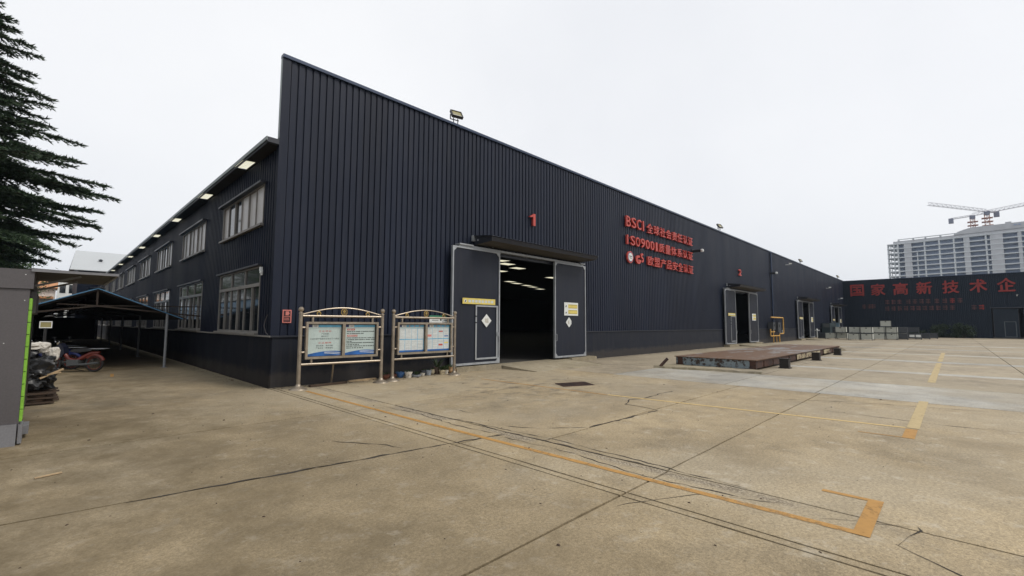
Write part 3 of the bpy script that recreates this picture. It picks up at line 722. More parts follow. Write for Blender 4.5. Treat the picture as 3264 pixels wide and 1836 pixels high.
# small red notice near the corner
t = plate('notice_sign', 'small red framed notice with pictogram on the wall by the corner', 'sign', .215, .43, 1.60, 1.93, 'pink', -.022)
m = MB(); m.box(.24, -.0385, 1.625, .405, -.035, 1.905); m.build('face', pm('maroon_face', (.045, .012, .014), .5), t)
m = MB(); m.prism([(.285, 1.79), (.36, 1.79), (.36, 1.82), (.385, 1.84), (.36, 1.86), (.36, 1.89), (.30, 1.89), (.285, 1.88)], lambda u, v, d: (u, -.0392-d, v), 0, .002)
for k, wdt in enumerate((.15, .12, .13)): m.box(.2475, -.0412, 1.75-.04*k, .2475+wdt, -.0392, 1.763-.04*k)
m.build('pictogram', 'pink', t)
# notices behind the second board
t = plate('notice_sign', 'white paper notice with green heading pinned behind the second board', 'sign', 4.68, 5.20, 1.45, 1.80, 'white', -.022)
m = MB(); m.box(4.68, -.036, 1.80, 5.36, -.022, 1.862); m.build('heading', pm('green_heading', (.03, .18, .10), .5), t)
m = MB(); m.box(4.78, -.0365, 1.70, 5.03, -.0345, 1.718); m.box(5.1, -.0365, 1.69, 5.16, -.0345, 1.75); m.build('print', 'ink', t)
t = plate('notice_sign', 'pale grey paper notice half hidden by the first door leaf', 'sign', 5.215, 5.50, 1.44, 1.79, 'paper', -.022)
m = MB(); m.box(5.25, -.0365, 1.70, 5.45, -.0345, 1.718); m.box(5.25, -.0365, 1.62, 5.45, -.0345, 1.638); m.build('print', 'ink', t)
# door signs
LY = -.283
ORD = ['nearest', 'second', 'third', 'farthest']
for i, d in enumerate(DOORS):
    y = LY-.016
    t = plate('door_banner', f'long yellow safety banner above the wicket of the {ORD[i]} sliding door', 'sign', d+.42, d+1.94, 2.275, 2.475, 'ysign', y, .006)
    m = MB()
    for k in range(8): m.box(d+.68+k*.15, y-.008, 2.33, d+.68+k*.15+.11, y-.0065, 2.42)
    m.build('print', 'paper', t)
    m = MB(); m.prism(ring(d+.55, 2.375, .055, 16), lambda u, v, dd: (u, y-.0065-dd, v), 0, .0015); m.build('symbol_disc', 'white', t)
    m = MB(); m.bar((d+.535, y-.0085, 2.34), (d+.565, y-.0085, 2.41), .012, .03); m.build('symbol', 'ink', t)
    t = plate('door_board', f'white board with two yellow panels on the right leaf of the {ORD[i]} door', 'sign', d+6.03, d+7.01, 1.97, 2.53, 'white', LY+.02, .012)
    m = MB(); m.box(d+6.30, LY+.005, 2.28, d+6.96, LY+.0075, 2.45); m.box(d+6.30, LY+.005, 2.04, d+6.96, LY+.0075, 2.21); m.build('panel', 'ysign', t)
    m = MB(); m.box(d+6.34, LY+.003, 2.42, d+6.92, LY+.0045, 2.43); m.box(d+6.34, LY+.003, 2.30, d+6.92, LY+.0045, 2.308); m.box(d+6.34, LY+.003, 2.18, d+6.92, LY+.0045, 2.19); m.box(d+6.34, LY+.003, 2.06, d+6.92, LY+.0045, 2.068)
    m.bar((d+6.13, LY+.005, 2.33), (d+6.17, LY+.005, 2.40), .01, .05); m.bar((d+6.13, LY+.005, 2.06), (d+6.17, LY+.005, 2.12), .01, .05); m.build('print', 'ink', t)
def fu(cx_, cz, hw, hh, y, label, curl=False):
    t = thing('paper_diamond', label, 'paper', (cx_, y, cz-hh))
    if not curl:
        m = MB(); m.prism([(cx_-hw, cz), (cx_, cz-hh), (cx_+hw, cz), (cx_, cz+hh)], lambda u, v, d: (u, y-d, v), 0, .003)
    else:
        m = MB(); V = []; n = 6
        for k in range(n+1):
            a = k/n; u = -1+a*1.5; hgt = hh*(1-abs(u)) if u < .45 else hh*.5*(1-a)+hh*.3; dy = .0 if u < .1 else .12*(u-.1)
            V += [(cx_+u*hw, y-.002-dy, cz-hgt), (cx_+u*hw, y-.002-dy, cz+hgt)]
        m.add(V, [(2*k, 2*k+2, 2*k+3, 2*k+1) for k in range(n)])
    m.build('sheet', 'white', t)
    m = MB(); put_glyph(m, '福', cx_-hw*.38, cx_+hw*.38 if not curl else cx_+hw*.2, cz-hh*.36, cz+hh*.36, lambda u, v, d: (u, y-.004-d, v), .001, .0)
    m.build('character', pm('faded_gold_ink', (.34, .29, .20), .6), t)
fu(6.94, 1.71, .235, .235, LY, 'white paper diamond with a faded character on the wicket door')
fu(11.76, 1.68, .22, .22, LY+.018, 'curling white paper diamond on the right door leaf', True)

# ================================================================== NOTICE BOARDS
def noticeboard(label, kind):
    W_ = 2.1 if kind == 1 else 2.2
    t = thing('notice_board', label, 'notice board', (0, 0, 0), 'stainless notice boards by the wall')
    for x in (0, W_):
        m = MB(); m.tube([(x, 0, .03), (x, 0, 1.83)], .046, 14); p = m.build('post', 'steeldull', t, True)
        m = MB(); m.lathe([(.055, 1.83), (.055, 1.85), (.03, 1.86), (.03, 1.875), (.048, 1.885), (.064, 1.92), (.06, 1.96), (.03, 1.99), (.004, 1.995)], (x, 0, 0), 16); m.build('finial', 'steel', p, True)
        m = MB(); m.lathe([(.21, 0), (.205, .012), (.15, .045), (.085, .07), (.06, .10), (.05, .13)], (x, 0, 0), 20); m.build('base_flange', 'steeldull', p, True)
    for z in (1.77, .59):
        m = MB(); m.tube([(.04, 0, z), (W_-.04, 0, z)], .03, 12); m.build('rail', 'steel', t, True)
    m = MB(); m.tube([(.03+(W_-.06)*k/20, 0, 1.81+.18*math.sin(math.pi*k/20)) for k in range(21)], .017, 8); m.build('arch_rail', 'steel', t, True)
    fnl = lambda u, v, d: (u, -d, v)
    m = MB(); oc = [(W_/2+a*.075, 1.885+b*.085) for a, b in ((-.45, -1), (.45, -1), (1, -.5), (1, .5), (.45, 1), (-.45, 1), (-1, .5), (-1, -.5))]
    m.prism(oc, fnl, -.012, .012); em = m.build('emblem', 'gold', t)
    m = MB(); m.prism([(W_/2+(u-W_/2)*.84, 1.885+(v-1.885)*.84) for u, v in oc], fnl, .0125, .015); m.build('emblem_face', 'black', em)
    m = MB()
    for k in range(5): m.prism(ring(W_/2+.022*math.cos(R(90+72*k)), 1.90+.022*math.sin(R(90+72*k)), .015, 10), fnl, .0155, .018)
    m.box(W_/2-.03, -.018, 1.842, W_/2+.03, -.0155, 1.852); m.build('emblem_flower', 'gold', em)
    for x in (W_*.2, W_*.8):
        m = MB(); m.tube([(x+.045*math.cos(R(20*k)), 0, 1.835+.045*math.sin(R(20*k))) for k in range(19)], .010, 6, False); sm = m.build('small_emblem', 'gold', t, True)
        m = MB(); m.prism(ring(x, 1.835, .04, 14), fnl, -.004, .004); m.build('emblem_face', 'black', sm)
    x0, x1, z0, z1 = .12, W_-.12, .715, 1.63
    m = MB(); fr = .055
    m.box(x0, -.05, z0, x1, .05, z0+fr); m.box(x0, -.05, z1-fr, x1, .05, z1); m.box(x0, -.049, z0+fr, x0+fr, .05, z1-fr); m.box(x1-fr, -.049, z0+fr, x1, .05, z1-fr)
    xm = (x0+x1)/2; m.box(xm-.035, -.052, z0+fr, xm+.035, .05, z1-fr); cb = m.build('cabinet', 'steeldull', t)
    m = MB(); m.box(x0+.002, .032, z0+.002, x1-.002, .048, z1-.002); m.build('back_panel', 'black', cb)
    for x in (x0+.16, x1-.16):
        for a, b in ((z1, 1.75), (.61, z0)):
            m = MB(); m.tube([(x, 0, a), (x, 0, b)], .027, 10); m.build('stub', 'steeldull', t, True)
    for z in (1.49, .885):
        for a, b in ((.04, x0), (x1, W_-.04)):
            m = MB(); m.tube([(a, 0, z), (b, 0, z)], .024, 10); m.build('stub', 'steel', t, True)
    # print: yb is the poster plane
    yb = .030
    def P(name, a, b, c, d, mat, lay, par):
        q = MB(); q.box(a, yb-.0012*lay-.001, c, b, yb-.0012*lay, d); return q.build(name, mat, par)
    for s in (0, 1):
        a = (x0+fr+.012) if s == 0 else xm+.047; b = xm-.05 if s == 0 else x1-fr-.02; c, d = z0+fr+.01, z1-fr-.02
        hw = b-a; H = d-c
        po = P('poster', a, b, c, d, 'poster', 1, t)
        P('poster_header', a+hw*.30, b, d-H*.075, d, 'cyan', 2, po); P('poster_corner', a, a+hw*.12, d-H*.075, d, 'navy', 2, po); P('poster_logo', a+hw*.13, a+hw*.29, d-H*.085, d+.002, 'white', 2, po)
        q = MB(); q.box(a+hw*.17, yb-.0052, d-H*.05, a+hw*.27, yb-.0044, d-H*.03); q.build('print', 'ink', po)
        if kind == 1:
            n = 16; top = [(a+hw*k/n, c+H*(.035+.12*math.sin(math.pi*min(1, k/n*.62+.05+.02)))) for k in range(n+1)]
            q = MB(); q.prism([(a, c)]+top+[(b, c)] if False else [(b, c), (a, c)][::-1]+top[::-1], lambda u, v, dd: (u, yb-.0026-dd, v), 0, .001); q.build('poster_wave', 'blue', po)
            q = MB()
            for f_, w_ in ((.75, .012), (.55, .010)):
                for k in range(n//2, n):
                    p0 = top[k]; p1 = top[k+1]; e0 = c+(p0[1]-c)*(f_-.35*(k/n-.5)*2*(1-f_)*2); e1 = c+(p1[1]-c)*(f_-.35*((k+1)/n-.5)*2*(1-f_)*2)
                    q.add([(p0[0], yb-.0042, e0), (p1[0], yb-.0042, e1), (p1[0], yb-.0042, e1+w_), (p0[0], yb-.0042, e0+w_)], [(0, 1, 2, 3)])
            q.build('wave_line', 'white', po)
            tx = MB(); rd = MB(); fn2 = lambda u, v, dd: (u, yb-.0026-dd, v); uc = (a+b)/2
            if s == 0:
                flat_text(rd, '企业使命', uc, c+H*.765, c+H*.825, fn2, .082, 0)
                flat_text(tx, '产业报国', uc, c+H*.685, c+H*.73, fn2, .046, 0, .02); flat_text(tx, '惠及员工', uc, c+H*.605, c+H*.65, fn2, .046, 0, .02)
                flat_text(tx, '让我们的产品服务全球亿万个家庭', uc, c+H*.525, c+H*.572, fn2, .0475, 0, .02)
                flat_text(rd, '企业精神', uc, c+H*.39, c+H*.45, fn2, .082, 0)
                flat_text(tx, '诚信经营 求实创新', uc, c+H*.305, c+H*.35, fn2, .047, 0, .02); flat_text(tx, '严格求实 聚焦高效', uc, c+H*.23, c+H*.275, fn2, .047, 0, .02)
            else:
                lg = MB()
                for z_, wd in ((.845, .25), (.635, .34)): rd.box(a+hw*.07, yb-.0042, c+H*(z_-.03), a+hw*(.07+wd), yb-.0028, c+H*(z_+.03))
                flat_text(lg, '质量方针', a+hw*.195, c+H*.825, c+H*.865, lambda u, v, dd: (u, yb-.0043-dd, v), .042, 0); flat_text(lg, '质量目标内容', a+hw*.24, c+H*.615, c+H*.655, lambda u, v, dd: (u, yb-.0043-dd, v), .042, 0)
                lg.build('print', 'white', po)
                rr = random.Random(5)
                for z_, wd in ((.775, .9), (.71, .55), (.56, .9), (.50, .9), (.44, .18), (.395, .9), (.335, .38), (.285, .9), (.225, .52)):
                    u = a+hw*.06
                    while u < a+hw*(.06+wd):
                        l_ = rr.choice([.02, .026, .03]); tx.box(u, yb-.0036, c+H*(z_-.014), u+l_, yb-.0028, c+H*(z_+.016)); u += l_+rr.choice([.006, .008, .02])
            tx.build('print', 'ink', po); rd.build('heading', 'redink', po)
        else:
            rr = random.Random(s+2)
            q = MB()
            for k in range(3): q.prism(ring(a+hw*(.42+.2*k), d-H*.04, .022, 10), lambda u, v, dd: (u, yb-.0038-dd, v), 0, .001)
            q.build('heading', pm('rosy_print', (.40, .22, .30), .6), po)
            P('poster_base', a, b, c, c+H*.06, 'blue', 2, po); P('page_backing', a, b, c+H*.061, c+H*.87, 'cyan', 2, po)
            for row in (0, 1):
                for k in range(4):
                    p0 = a+hw*(.01+.247*k)+rr.uniform(-.004, .004); p1 = p0+hw*.232; z_0 = c+H*(.065 if row else .478); z_1 = z_0+H*.385; tl = rr.uniform(-.008, .008)
                    q = MB(); q.add([(p0, yb-.006, z_0+tl), (p1, yb-.006, z_0), (p1, yb-.006, z_1), (p0, yb-.006, z_1+tl), (p0, yb-.0045, z_0+tl), (p1, yb-.0045, z_0), (p1, yb-.0045, z_1), (p0, yb-.0045, z_1+tl)], [(0, 1, 2, 3), (4, 7, 6, 5), (0, 4, 5, 1), (1, 5, 6, 2), (2, 6, 7, 3), (3, 7, 4, 0)])
                    pg = q.build('newspaper_page', 'paper', po)
                    q = MB(); v = z_1-.03
                    while v > z_0+.03:
                        if rr.random() < (.55 if s else .25): q.box(p0+.02, yb-.0072, v-.006, p1-.02-rr.uniform(0, .05), yb-.0062, v)
                        v -= .022
                    if q.v: q.build('print', pm('grey_print', (.36, .38, .38), .7) if 'grey_print' not in bpy.data.materials else bpy.data.materials['grey_print'], pg)
                    if s and rr.random() < .7:
                        q = MB(); zz = rr.uniform(z_0+.05, z_1-.1); q.box(p0+.02, yb-.0082, zz, p1-.025, yb-.0073, zz+rr.uniform(.02, .07)); q.build('picture', rr.choice(['redink', 'ysign', 'ink', 'blue', 'pink']), pg)
    m = MB(); m.box(x0+fr, -.012, z0+fr, xm-.036, -.010, z1-fr) if False else None
    if kind == 1:
        m = MB(); m.tube([(W_*.40, .06, .58), (W_*.42, .22, .35), (W_*.45, .48, .02)], .022, 8); br = m.build('brace', 'steeldull', t, True)
        m = MB(); m.lathe([(.07, 0), (.06, .02), (.03, .05)], (W_*.45, .48, 0), 12); m.build('brace_foot', 'steeldull', br, True)
    return t
b1 = noticeboard('stainless notice board with company mission posters nearest the building corner', 1); b1.location = (.40, -.74, 0); b1.rotation_euler.z = R(-5)
b2 = noticeboard('stainless notice board holding newspaper pages, next to the first door', 2); b2.location = (2.89, -.84, 0); b2.rotation_euler.z = R(.5)

# ================================================================== FLOWER POTS
def plant_mb(kind, r, h, seed):
    rr = random.Random(seed); m = MB()
    n = {'grass': 60, 'bushy': 70, 'stalk': 26, 'small': 26}[kind]
    for k in range(n):
        a = rr.uniform(0, 2*math.pi); p = Vector((math.cos(a)*r*rr.uniform(0, .6), math.sin(a)*r*rr.uniform(0, .6), 0))
        if kind == 'bushy' or kind == 'small': p.z = rr.uniform(0, h*.7); p.x += math.cos(a)*r*rr.uniform(0, .9); p.y += math.sin(a)*r*rr.uniform(0, .9); l = rr.uniform(.35, .6)*min(h, .16)
        else: l = h*rr.uniform(.5, 1.)
        d = Vector((math.cos(a)*rr.uniform(.2, .9), math.sin(a)*rr.uniform(.2, .9), 1.1 if kind in ('grass', 'stalk') else .5)).normalized(); s_ = d.cross(Vector((0, 0, 1))).normalized()*l*(.05 if kind in ('grass', 'stalk') else .3)
        mid = p+d*l*.5; tip = p+d*l+Vector((0, 0, -l*.15)); m.add([p-s_*.3, p+s_*.3, mid+s_, tip, mid-s_], [(0, 1, 2, 4), (4, 2, 3)])
    return m
def pot(x, y, r, h, mat, shape, label, plant=None, ph=.15, seed=0, dots=False):
    t = thing('flower_pot', label, 'flower pot', (x, y, 0), 'potted plants under the second board')
    pr = {'cup': [(r*.72, 0), (r*.78, h*.1), (r*.95, h*.8), (r*1.04, h*.82), (r*1.06, h), (r*.93, h), (r*.9, h*.88), (0.003, h*.86)],
          'bowl': [(r*.5, 0), (r*.62, h*.1), (r, h*.75), (r*1.06, h), (r*.96, h), (r*.9, h*.8), (.003, h*.75)],
          'round': [(r*.45, 0), (r*.55, h*.06), (r*.95, h*.3), (r, h*.55), (r*.85, h*.85), (r*.92, h), (r*.8, h), (r*.75, h*.88), (.003, h*.85)],
          'dish': [(r*.7, 0), (r, h*.6), (r*1.08, h), (r*.98, h), (r*.9, h*.7), (.003, h*.6)]}[shape]
    m = MB(); m.lathe(pr, (x, y, 0), 18, False); m.build('pot', mat, t, True)
    m = MB(); m.lathe([(r*.9, h*.86), (.003, h*.9)], (x, y, .0), 14, False); m.build('soil', 'soil', t)
    if dots:
        for a in (-2.0, -1.2):
            m = MB(); m.prism(ring(0, 0, r*.16, 8), lambda u, v, d: (x+(r*.93+d)*math.cos(a+u/r), y+(r*.93+d)*math.sin(a+u/r), h*.5+v), 0, .004); m.build('painted_flower', 'p_brown', t)
    if plant:
        pl = plant_mb(plant, r, ph, seed)
        q = MB(); q.v = [(a+x, b+y, c+h*.86) for a, b, c in pl.v]; q.f = pl.f; q.build('plant', 'potplant', t, fix=False)
pot(2.93, -.40, .13, .13, 'p_terra', 'bowl', 'dark terracotta pot with leggy plant between the two boards', 'small', .12, 1)
pot(3.18, -.32, .15, .12, 'p_terra', 'bowl', 'wide low terracotta pot left of the blue pot', None, .1, 2)
pot(3.50, -.28, .135, .16, 'p_blue', 'bowl', 'blue bowl shaped pot under the newspaper board', 'small', .08, 3)
pot(3.66, -.46, .115, .17, 'p_white', 'cup', 'white pot with dark painted flowers, right of the blue pot', 'small', .1, 4, True)
pot(3.92, -.48, .15, .07, 'p_grey', 'dish', 'shallow grey dish full of spiky green plants', 'grass', .17, 5)
pot(4.19, -.42, .07, .09, 'p_white', 'dish', 'tiny white dish pot right of the shallow dish', 'small', .06, 6)
pot(4.38, -.22, .08, .14, 'p_greyd', 'cup', 'dark grey pot tucked behind the pale grey one', 'small', .07, 7)
pot(4.47, -.34, .09, .15, 'p_grey', 'cup', 'pale blue grey tapered pot in the middle of the row', 'small', .07, 8)
pot(4.68, -.24, .085, .16, 'p_cream', 'round', 'cream jug shaped pot left of the tall brown pot', 'small', .08, 9)
pot(4.86, -.24, .11, .22, 'p_brown', 'cup', 'tall brown pot with the tallest feathery green plant', 'stalk', .48, 10)
pot(4.90, -.47, .10, .14, 'p_cream', 'cup', 'cream pot with brown dots in front of the brown pot', 'bushy', .14, 11, True)
pot(5.06, -.45, .075, .13, 'p_white', 'cup', 'small white pot just left of the round tan pot', 'bushy', .12, 12)
pot(5.24, -.20, .09, .16, 'p_terra', 'cup', 'small terracotta pot behind the round tan pot', 'bushy', .12, 13)
pot(5.36, -.36, .135, .19, 'p_tan', 'round', 'round tan pot at the right end by the door', 'bushy', .12, 14)
m = MB(); m.bar((.75, -.55, .03), (1.75, -.42, .03), .11, .05); tag(m.build('timber_plank', 'wood'), 'weathered plank lying on the ground behind the mission board', 'plank')
m = MB(); m.bar((1.9, -.25, .025), (2.75, -.2, .025), .06, .045); tag(m.build('timber_plank', 'woodlt'), 'pale thin batten lying against the wall between the boards', 'plank')

# ================================================================== SMALL WALL FITTINGS
def floodlight(label, loc, rz, tilt, size=.34, group='floodlights along the parapet', legs=True):
    t = thing('floodlight', label, 'floodlight', (0, 0, 0), group)
    s_ = size; T = Matrix.Translation((0, 0, .22+s_*.42)) @ Matrix.Rotation(tilt, 4, 'X')
    def tb(x0, y0, z0, x1, y1, z1, nm, mat, par):
        q = MB(); q.box(x0, y0, z0, x1, y1, z1); q.v = [tuple(T @ Vector(v)) for v in q.v]; return q.build(nm, mat, par)
    hs = tb(-s_/2, 0, -s_*.4, s_/2, .07, s_*.4, 'housing', 'black', t)
    q = MB()
    for a in ((-s_/2, -.03, -s_*.4, s_/2, .0, -s_*.33), (-s_/2, -.03, s_*.33, s_/2, 0, s_*.4), (-s_/2, -.029, -s_*.33, -s_*.42, 0, s_*.33), (s_*.42, -.029, -s_*.33, s_/2, 0, s_*.33)): q.box(*a)
    q.v = [tuple(T @ Vector(v)) for v in q.v]; q.build('bezel', 'black', hs)
    tb(-s_*.415, -.008, -s_*.325, s_*.415, -.002, s_*.325, 'lens', 'lens', hs)
    tb(-s_*.40, -.014, -s_*.32, s_*.40, -.0085, -s_*.22, 'reflector_strip', 'white', hs)
    for k in range(6): tb(-s_*.4+k*s_*.16-.004, .071, -s_*.34, -s_*.4+k*s_*.16+.006, .10, s_*.34, 'cooling_fin', 'black', hs)
    if legs:
        for x in (-.10, .06):
            q = MB(); q.tube([(x, .04, 0), (x, .04, .24+s_*.2)], .016, 6); q.build('leg', 'black', t)
        q = MB(); q.bar((-s_/2-.02, .03, .18), (-s_/2-.02, .03, .34), .02, .03); q.bar((-s_/2-.02, .03, .18), (.1, .04, .18), .02, .03); q.build('bracket', 'black', t)
    t.location = loc; t.rotation_euler.z = rz; return t
for nm, x in (('nearest', 5.72), ('second', 30.8), ('third', 55.7), ('farthest', 78.8)):
    floodlight(f'black floodlight on the parapet edge, {nm} to the camera', (x, .03, HP), R(-14), R(-35), .42 if x < 10 else .46)
def cctv(label, loc, rz, body='white', arm=.35, size=1.):
    t = thing('security_camera', label, 'camera', (0, 0, 0), 'wall cameras')
    m = MB(); m.box(-.05, -.02, -.05, .05, 0, .05); m.build('base_plate', body, t)
    m = MB(); m.tube([(0, -.02, 0), (0, -arm*.7, .0), (0, -arm, .05)], .018, 8); m.build('arm', body, t, True)
    m = MB(); m.tube([(-.02, -arm-.10, .09), (.0, -arm+.16, .11)], .045*size, 10); h = m.build('body', body, t, True)
    m = MB(); m.box(-.05*size, -arm-.14, .135, .05*size, -arm+.14, .15); m.build('sun_hood', body, h)
    m = MB(); m.tube([(-.023, -arm-.112, .0885), (-.02, -arm-.099, .09)], .035*size, 10); m.build('lens', 'black', h)
    t.location = loc; t.rotation_euler.z = rz; return t
# dual-head camera on an arm at the corner of the hall
t = thing('security_camera', 'white camera with a spherical and a box head on the side wall corner', 'camera', (-.01, .76, 2.93))
m = MB(); m.tube([(-.02, .95, 2.93), (-.10, .78, 2.93), (-.16, .56, 2.93)], .016, 8); m.box(-.03, .90, 2.86, -.002, 1.0, 3.0); m.build('arm', 'white', t, True)
m = MB(); m.box(-.135, .69, 2.945, -.075, .77, 3.05); m.build('body', 'white', t)
m = MB(); m.lathe([(.006, -.06), (.022, -.055), (.03, -.03), (.024, -.01), (.014, .0)], (-.16, .56, 2.925), 12); m.build('dome', 'white', t, True)
# lamp on a short arm near the sign
t = thing('wall_lamp', 'black wall lamp with pale glass head right of the red sign rows', 'lamp', (25.6, -.03, 6.32))
m = MB(); m.bar((25.55, -.03, 6.42), (25.55, -.55, 6.42), .10, .16); m.box(25.42, -.05, 6.26, 25.7, -.03, 6.56); m.build('arm', 'black', t)
m = MB(); m.lathe([(.09, 0), (.11, .05), (.11, .14), (.06, .18)], (25.6, -.62, 6.34), 12); m.build('head', 'white', t, True)
t = thing('wall_lamp', 'black wall lamp on an arm beside the downpipe', 'lamp', (43.0, -.03, 6.3))
m = MB(); m.bar((43.0, -.03, 6.42), (43.0, -.5, 6.42), .10, .16); m.build('arm', 'black', t)
m = MB(); m.lathe([(.09, 0), (.11, .05), (.11, .14), (.06, .18)], (43.0, -.58, 6.34), 12); m.build('head', 'white', t, True)
cctv('pale camera high under the parapet past the downpipe', (48.9, -.01, 7.8), R(20), 'white', .45, 1.5)
cctv('pale camera on the front wall between third and farthest doors', (69.3, -.01, 6.6), R(20), 'white', .45, 1.6)
cctv('pale camera above the farthest door of the front wall', (77.9, -.01, 5.5), R(20), 'white', .45, 1.6)
m = MB(); m.tube([(-.05, .13, 1.30), (-.07, .25, 1.36), (-.09, .33, 1.52), (-.07, .31, 1.68), (-.045, .24, 1.80)], .011, 6); tag(m.build('cable', 'booth', None, True), 'loose grey cable curving up the side wall near the corner', 'cable')
# gas pipework
t = thing('gas_pipework', 'rusty yellow gas pipes with dark meters on the wall past the second door', 'pipework', (44.0, -.2, 0))
yq = -.34
for pts, r_ in (([(41.6, yq, 2.30), (45.55, yq, 2.30), (45.6, yq, 2.25), (45.6, yq, .88), (45.5, yq, .80), (44.3, yq, .80)], .06), ([(41.3, yq, 1.25), (41.3, yq, .68), (41.4, yq, .62), (44.1, yq, .62)], .055), ([(44.15, yq, .80), (44.15, yq, .0)], .05), ([(42.2, yq, 1.2), (42.2, yq, .0)], .035), ([(43.2, yq, .62), (43.2, yq, 0)], .03), ([(41.3, yq, 1.0), (42.6, yq, 1.0)], .05)):
    m = MB(); m.tube(pts, r_, 10); m.build('pipe', 'ypipe', t, True)
for x, z, w_, h_ in ((41.6, 1.2, .7, .65), (43.2, 1.0, .9, .85)):
    m = MB(); m.box(x, -.5, z, x+w_, -.06, z+h_); m.prism(ring(x+w_/2, z+h_*.65, .12, 14), lambda u, v, d: (u, -.5-d, v), 0, .05); m.build('meter', 'bindark', t)
for x, z in ((44.3, .95), (45.2, .9), (42.3, .95)):
    m = MB(); m.tube([(x, yq, z-.12), (x, yq, z+.18)], .045, 8); m.tube([(x-.12, yq, z+.2), (x+.12, yq, z+.2)], .03, 8); m.build('valve', 'galv', t, True)

# ================================================================== DRAIN, WEIGHBRIDGE
t = thing('drain_grate', 'dark iron drain grate set in the concrete in front of the first door', 'drain', (6.05, -4.78, 0))
def DG(u, v, z): 
    a = Vector((5.76, -4.38)); e1 = Vector((.80, -.33)); e2 = Vector((-.30, -.50)); p = a+e1*u+e2*v; return (p.x, p.y, z)
m = MB(); m.add([DG(0, 0, .003), DG(1, 0, .003), DG(1, 1, .003), DG(0, 1, .003)], [(0, 1, 2, 3)]); m.build('pit', 'black', t)
m = MB()
for a in ((-.04, -.05, 1.04, .0), (-.04, 1., 1.04, 1.06), (-.04, 0, 0, 1), (1, 0, 1.04, 1)):
    m.prism([(a[0], a[1]), (a[2], a[1]), (a[2], a[3]), (a[0], a[3])], lambda u, v, d: DG(u, v, d), .001, .012)
m.build('rim', 'rustbeam', t)
for k in range(12):
    m = MB(); u = .04+k*.08; m.prism([(u, 0), (u+.04, 0), (u+.04, 1), (u, 1)], lambda a, b, d: DG(a, b, d), .004, .010); m.build('bar', 'rustbeam', t)
wb = thing('weighbridge', 'raised steel truck weighbridge with rusty deck and peeling blue-grey end panel', 'weighbridge', (21.5, -5.65, 0))
XA, XB, YA, YZ, ZT = 13.45, 29.6, -7.12, -4.15, .37
for k in range(5):
    a = XA+(XB-XA)*k/5; b = XA+(XB-XA)*(k+1)/5-.012
    m = MB(); m.box(a, YA, ZT-.022, b, YZ, ZT); m.build('deck_plate', 'deck', wb)
m = MB(); m.box(XA+.03, YA+.06, .05, XA+.05, YZ-.06, ZT-.024); m.build('end_panel', 'endpaint', wb)
for y in (YA+.03, YZ-.33):
    m = MB(); m.box(XA+.015, y, .03, XA+.028, y+.20, ZT-.03); m.build('end_stiffener', 'rustbeam', wb)
m = MB(); m.box(XA+.052, YA+.05, .07, XB-.05, YA+.10, ZT-.023); m.box(XA+.055, YA+.02, ZT-.06, XB-.05, YA+.05, ZT-.023); sbm = m.build('side_beam', 'rustbeam', wb)
m = MB(); m.box(XA+.052, YZ-.10, .07, XB-.05, YZ-.05, ZT-.023); m.build('side_beam', 'rustbeam', wb)
for k in range(13):
    x = XA+1.0+k*1.18; m = MB(); m.box(x, YA+.025, .08, x+.03, YA+.049, ZT-.061); m.build('side_rib', 'rustbeam', wb)
m = MB(); m.box(19.2, YA+.005, .10, 24.0, YA+.019, ZT-.065); m.build('side_patch', rusty('peeling_cream_side', (.36, .31, .2), (.07, .03, .02), .52, 4), wb)
m = MB(); m.box(24.9, YA+.005, .10, 26.6, YA+.019, ZT-.065); m.build('side_patch', bpy.data.materials['peeling_cream_side'], wb)
for x in (15.4, 20.75, 26.05):
    m = MB(); m.box(x-.14, YA-.56, 0, x+.14, YA-.26, .345); m.box(x-.16, YA-.58, .335, x+.16, YA-.24, .36); m.box(x-.18, YA-.6, 0, x+.18, YA-.22, .025); m.build('stop_block', 'darkblk', wb)
m = MB(); m.box(14.2, YA+.4, 0, 29, YZ-.4, .08); m.build('footing', 'rubble', wb)
def rough_apron():
    m = MB(); n = 16; A = (11.9, -4.02); B = (12.45, -7.55); fr = []; bk = []
    for k in range(n+1):
        t_ = k/n; x = A[0]+(B[0]-A[0])*t_; y = A[1]+(B[1]-A[1])*t_; fr.append((x+random.uniform(-.06, .06), y)); bk.append((13.44, -4.05+(-7.3+4.05)*t_))
    V = [(x, y, -.02) for x, y in fr]+[(x+.05, y,   .055+random.uniform(0, .035)) for x, y in fr]+[(x, y, .05+random.uniform(-.01, .01)) for x, y in bk]+[(x, y, -.02) for x, y in bk]
    f = []
    for r_ in range(3): f += [(r_*(n+1)+i, r_*(n+1)+i+1, (r_+1)*(n+1)+i+1, (r_+1)*(n+1)+i) for i in range(n)]
    f += [(0, n+1, 2*(n+1), 3*(n+1)), (n, 2*n+1, 3*n+2, 4*n+3)]
    m.add(V, f); return m
M['apron'] = concrete('weathered_apron', (.20, .172, .11), spall=False)
tag(rough_apron().build('concrete_apron', 'apron'), 'broken low concrete apron at the near end of the weighbridge', 'concrete apron')
m = MB(); m.add([(XB+.02, YA+.05, -.02), (XB+.02, YZ-.05, -.02), (XB+2.6, YZ-.05, -.02), (XB+2.6, YA+.05, -.02), (XB+.02, YA+.05, ZT-.01), (XB+.02, YZ-.05, ZT-.01), (XB+2.6, YZ-.05, .01), (XB+2.6, YA+.05, .01)], [(0, 3, 2, 1), (4, 5, 6, 7), (0, 1, 5, 4), (2, 3, 7, 6), (0, 4, 7, 3), (1, 2, 6, 5)])
tag(m.build('concrete_ramp', 'rubble'), 'pale concrete wedge ramp at the far end of the weighbridge', 'ramp')
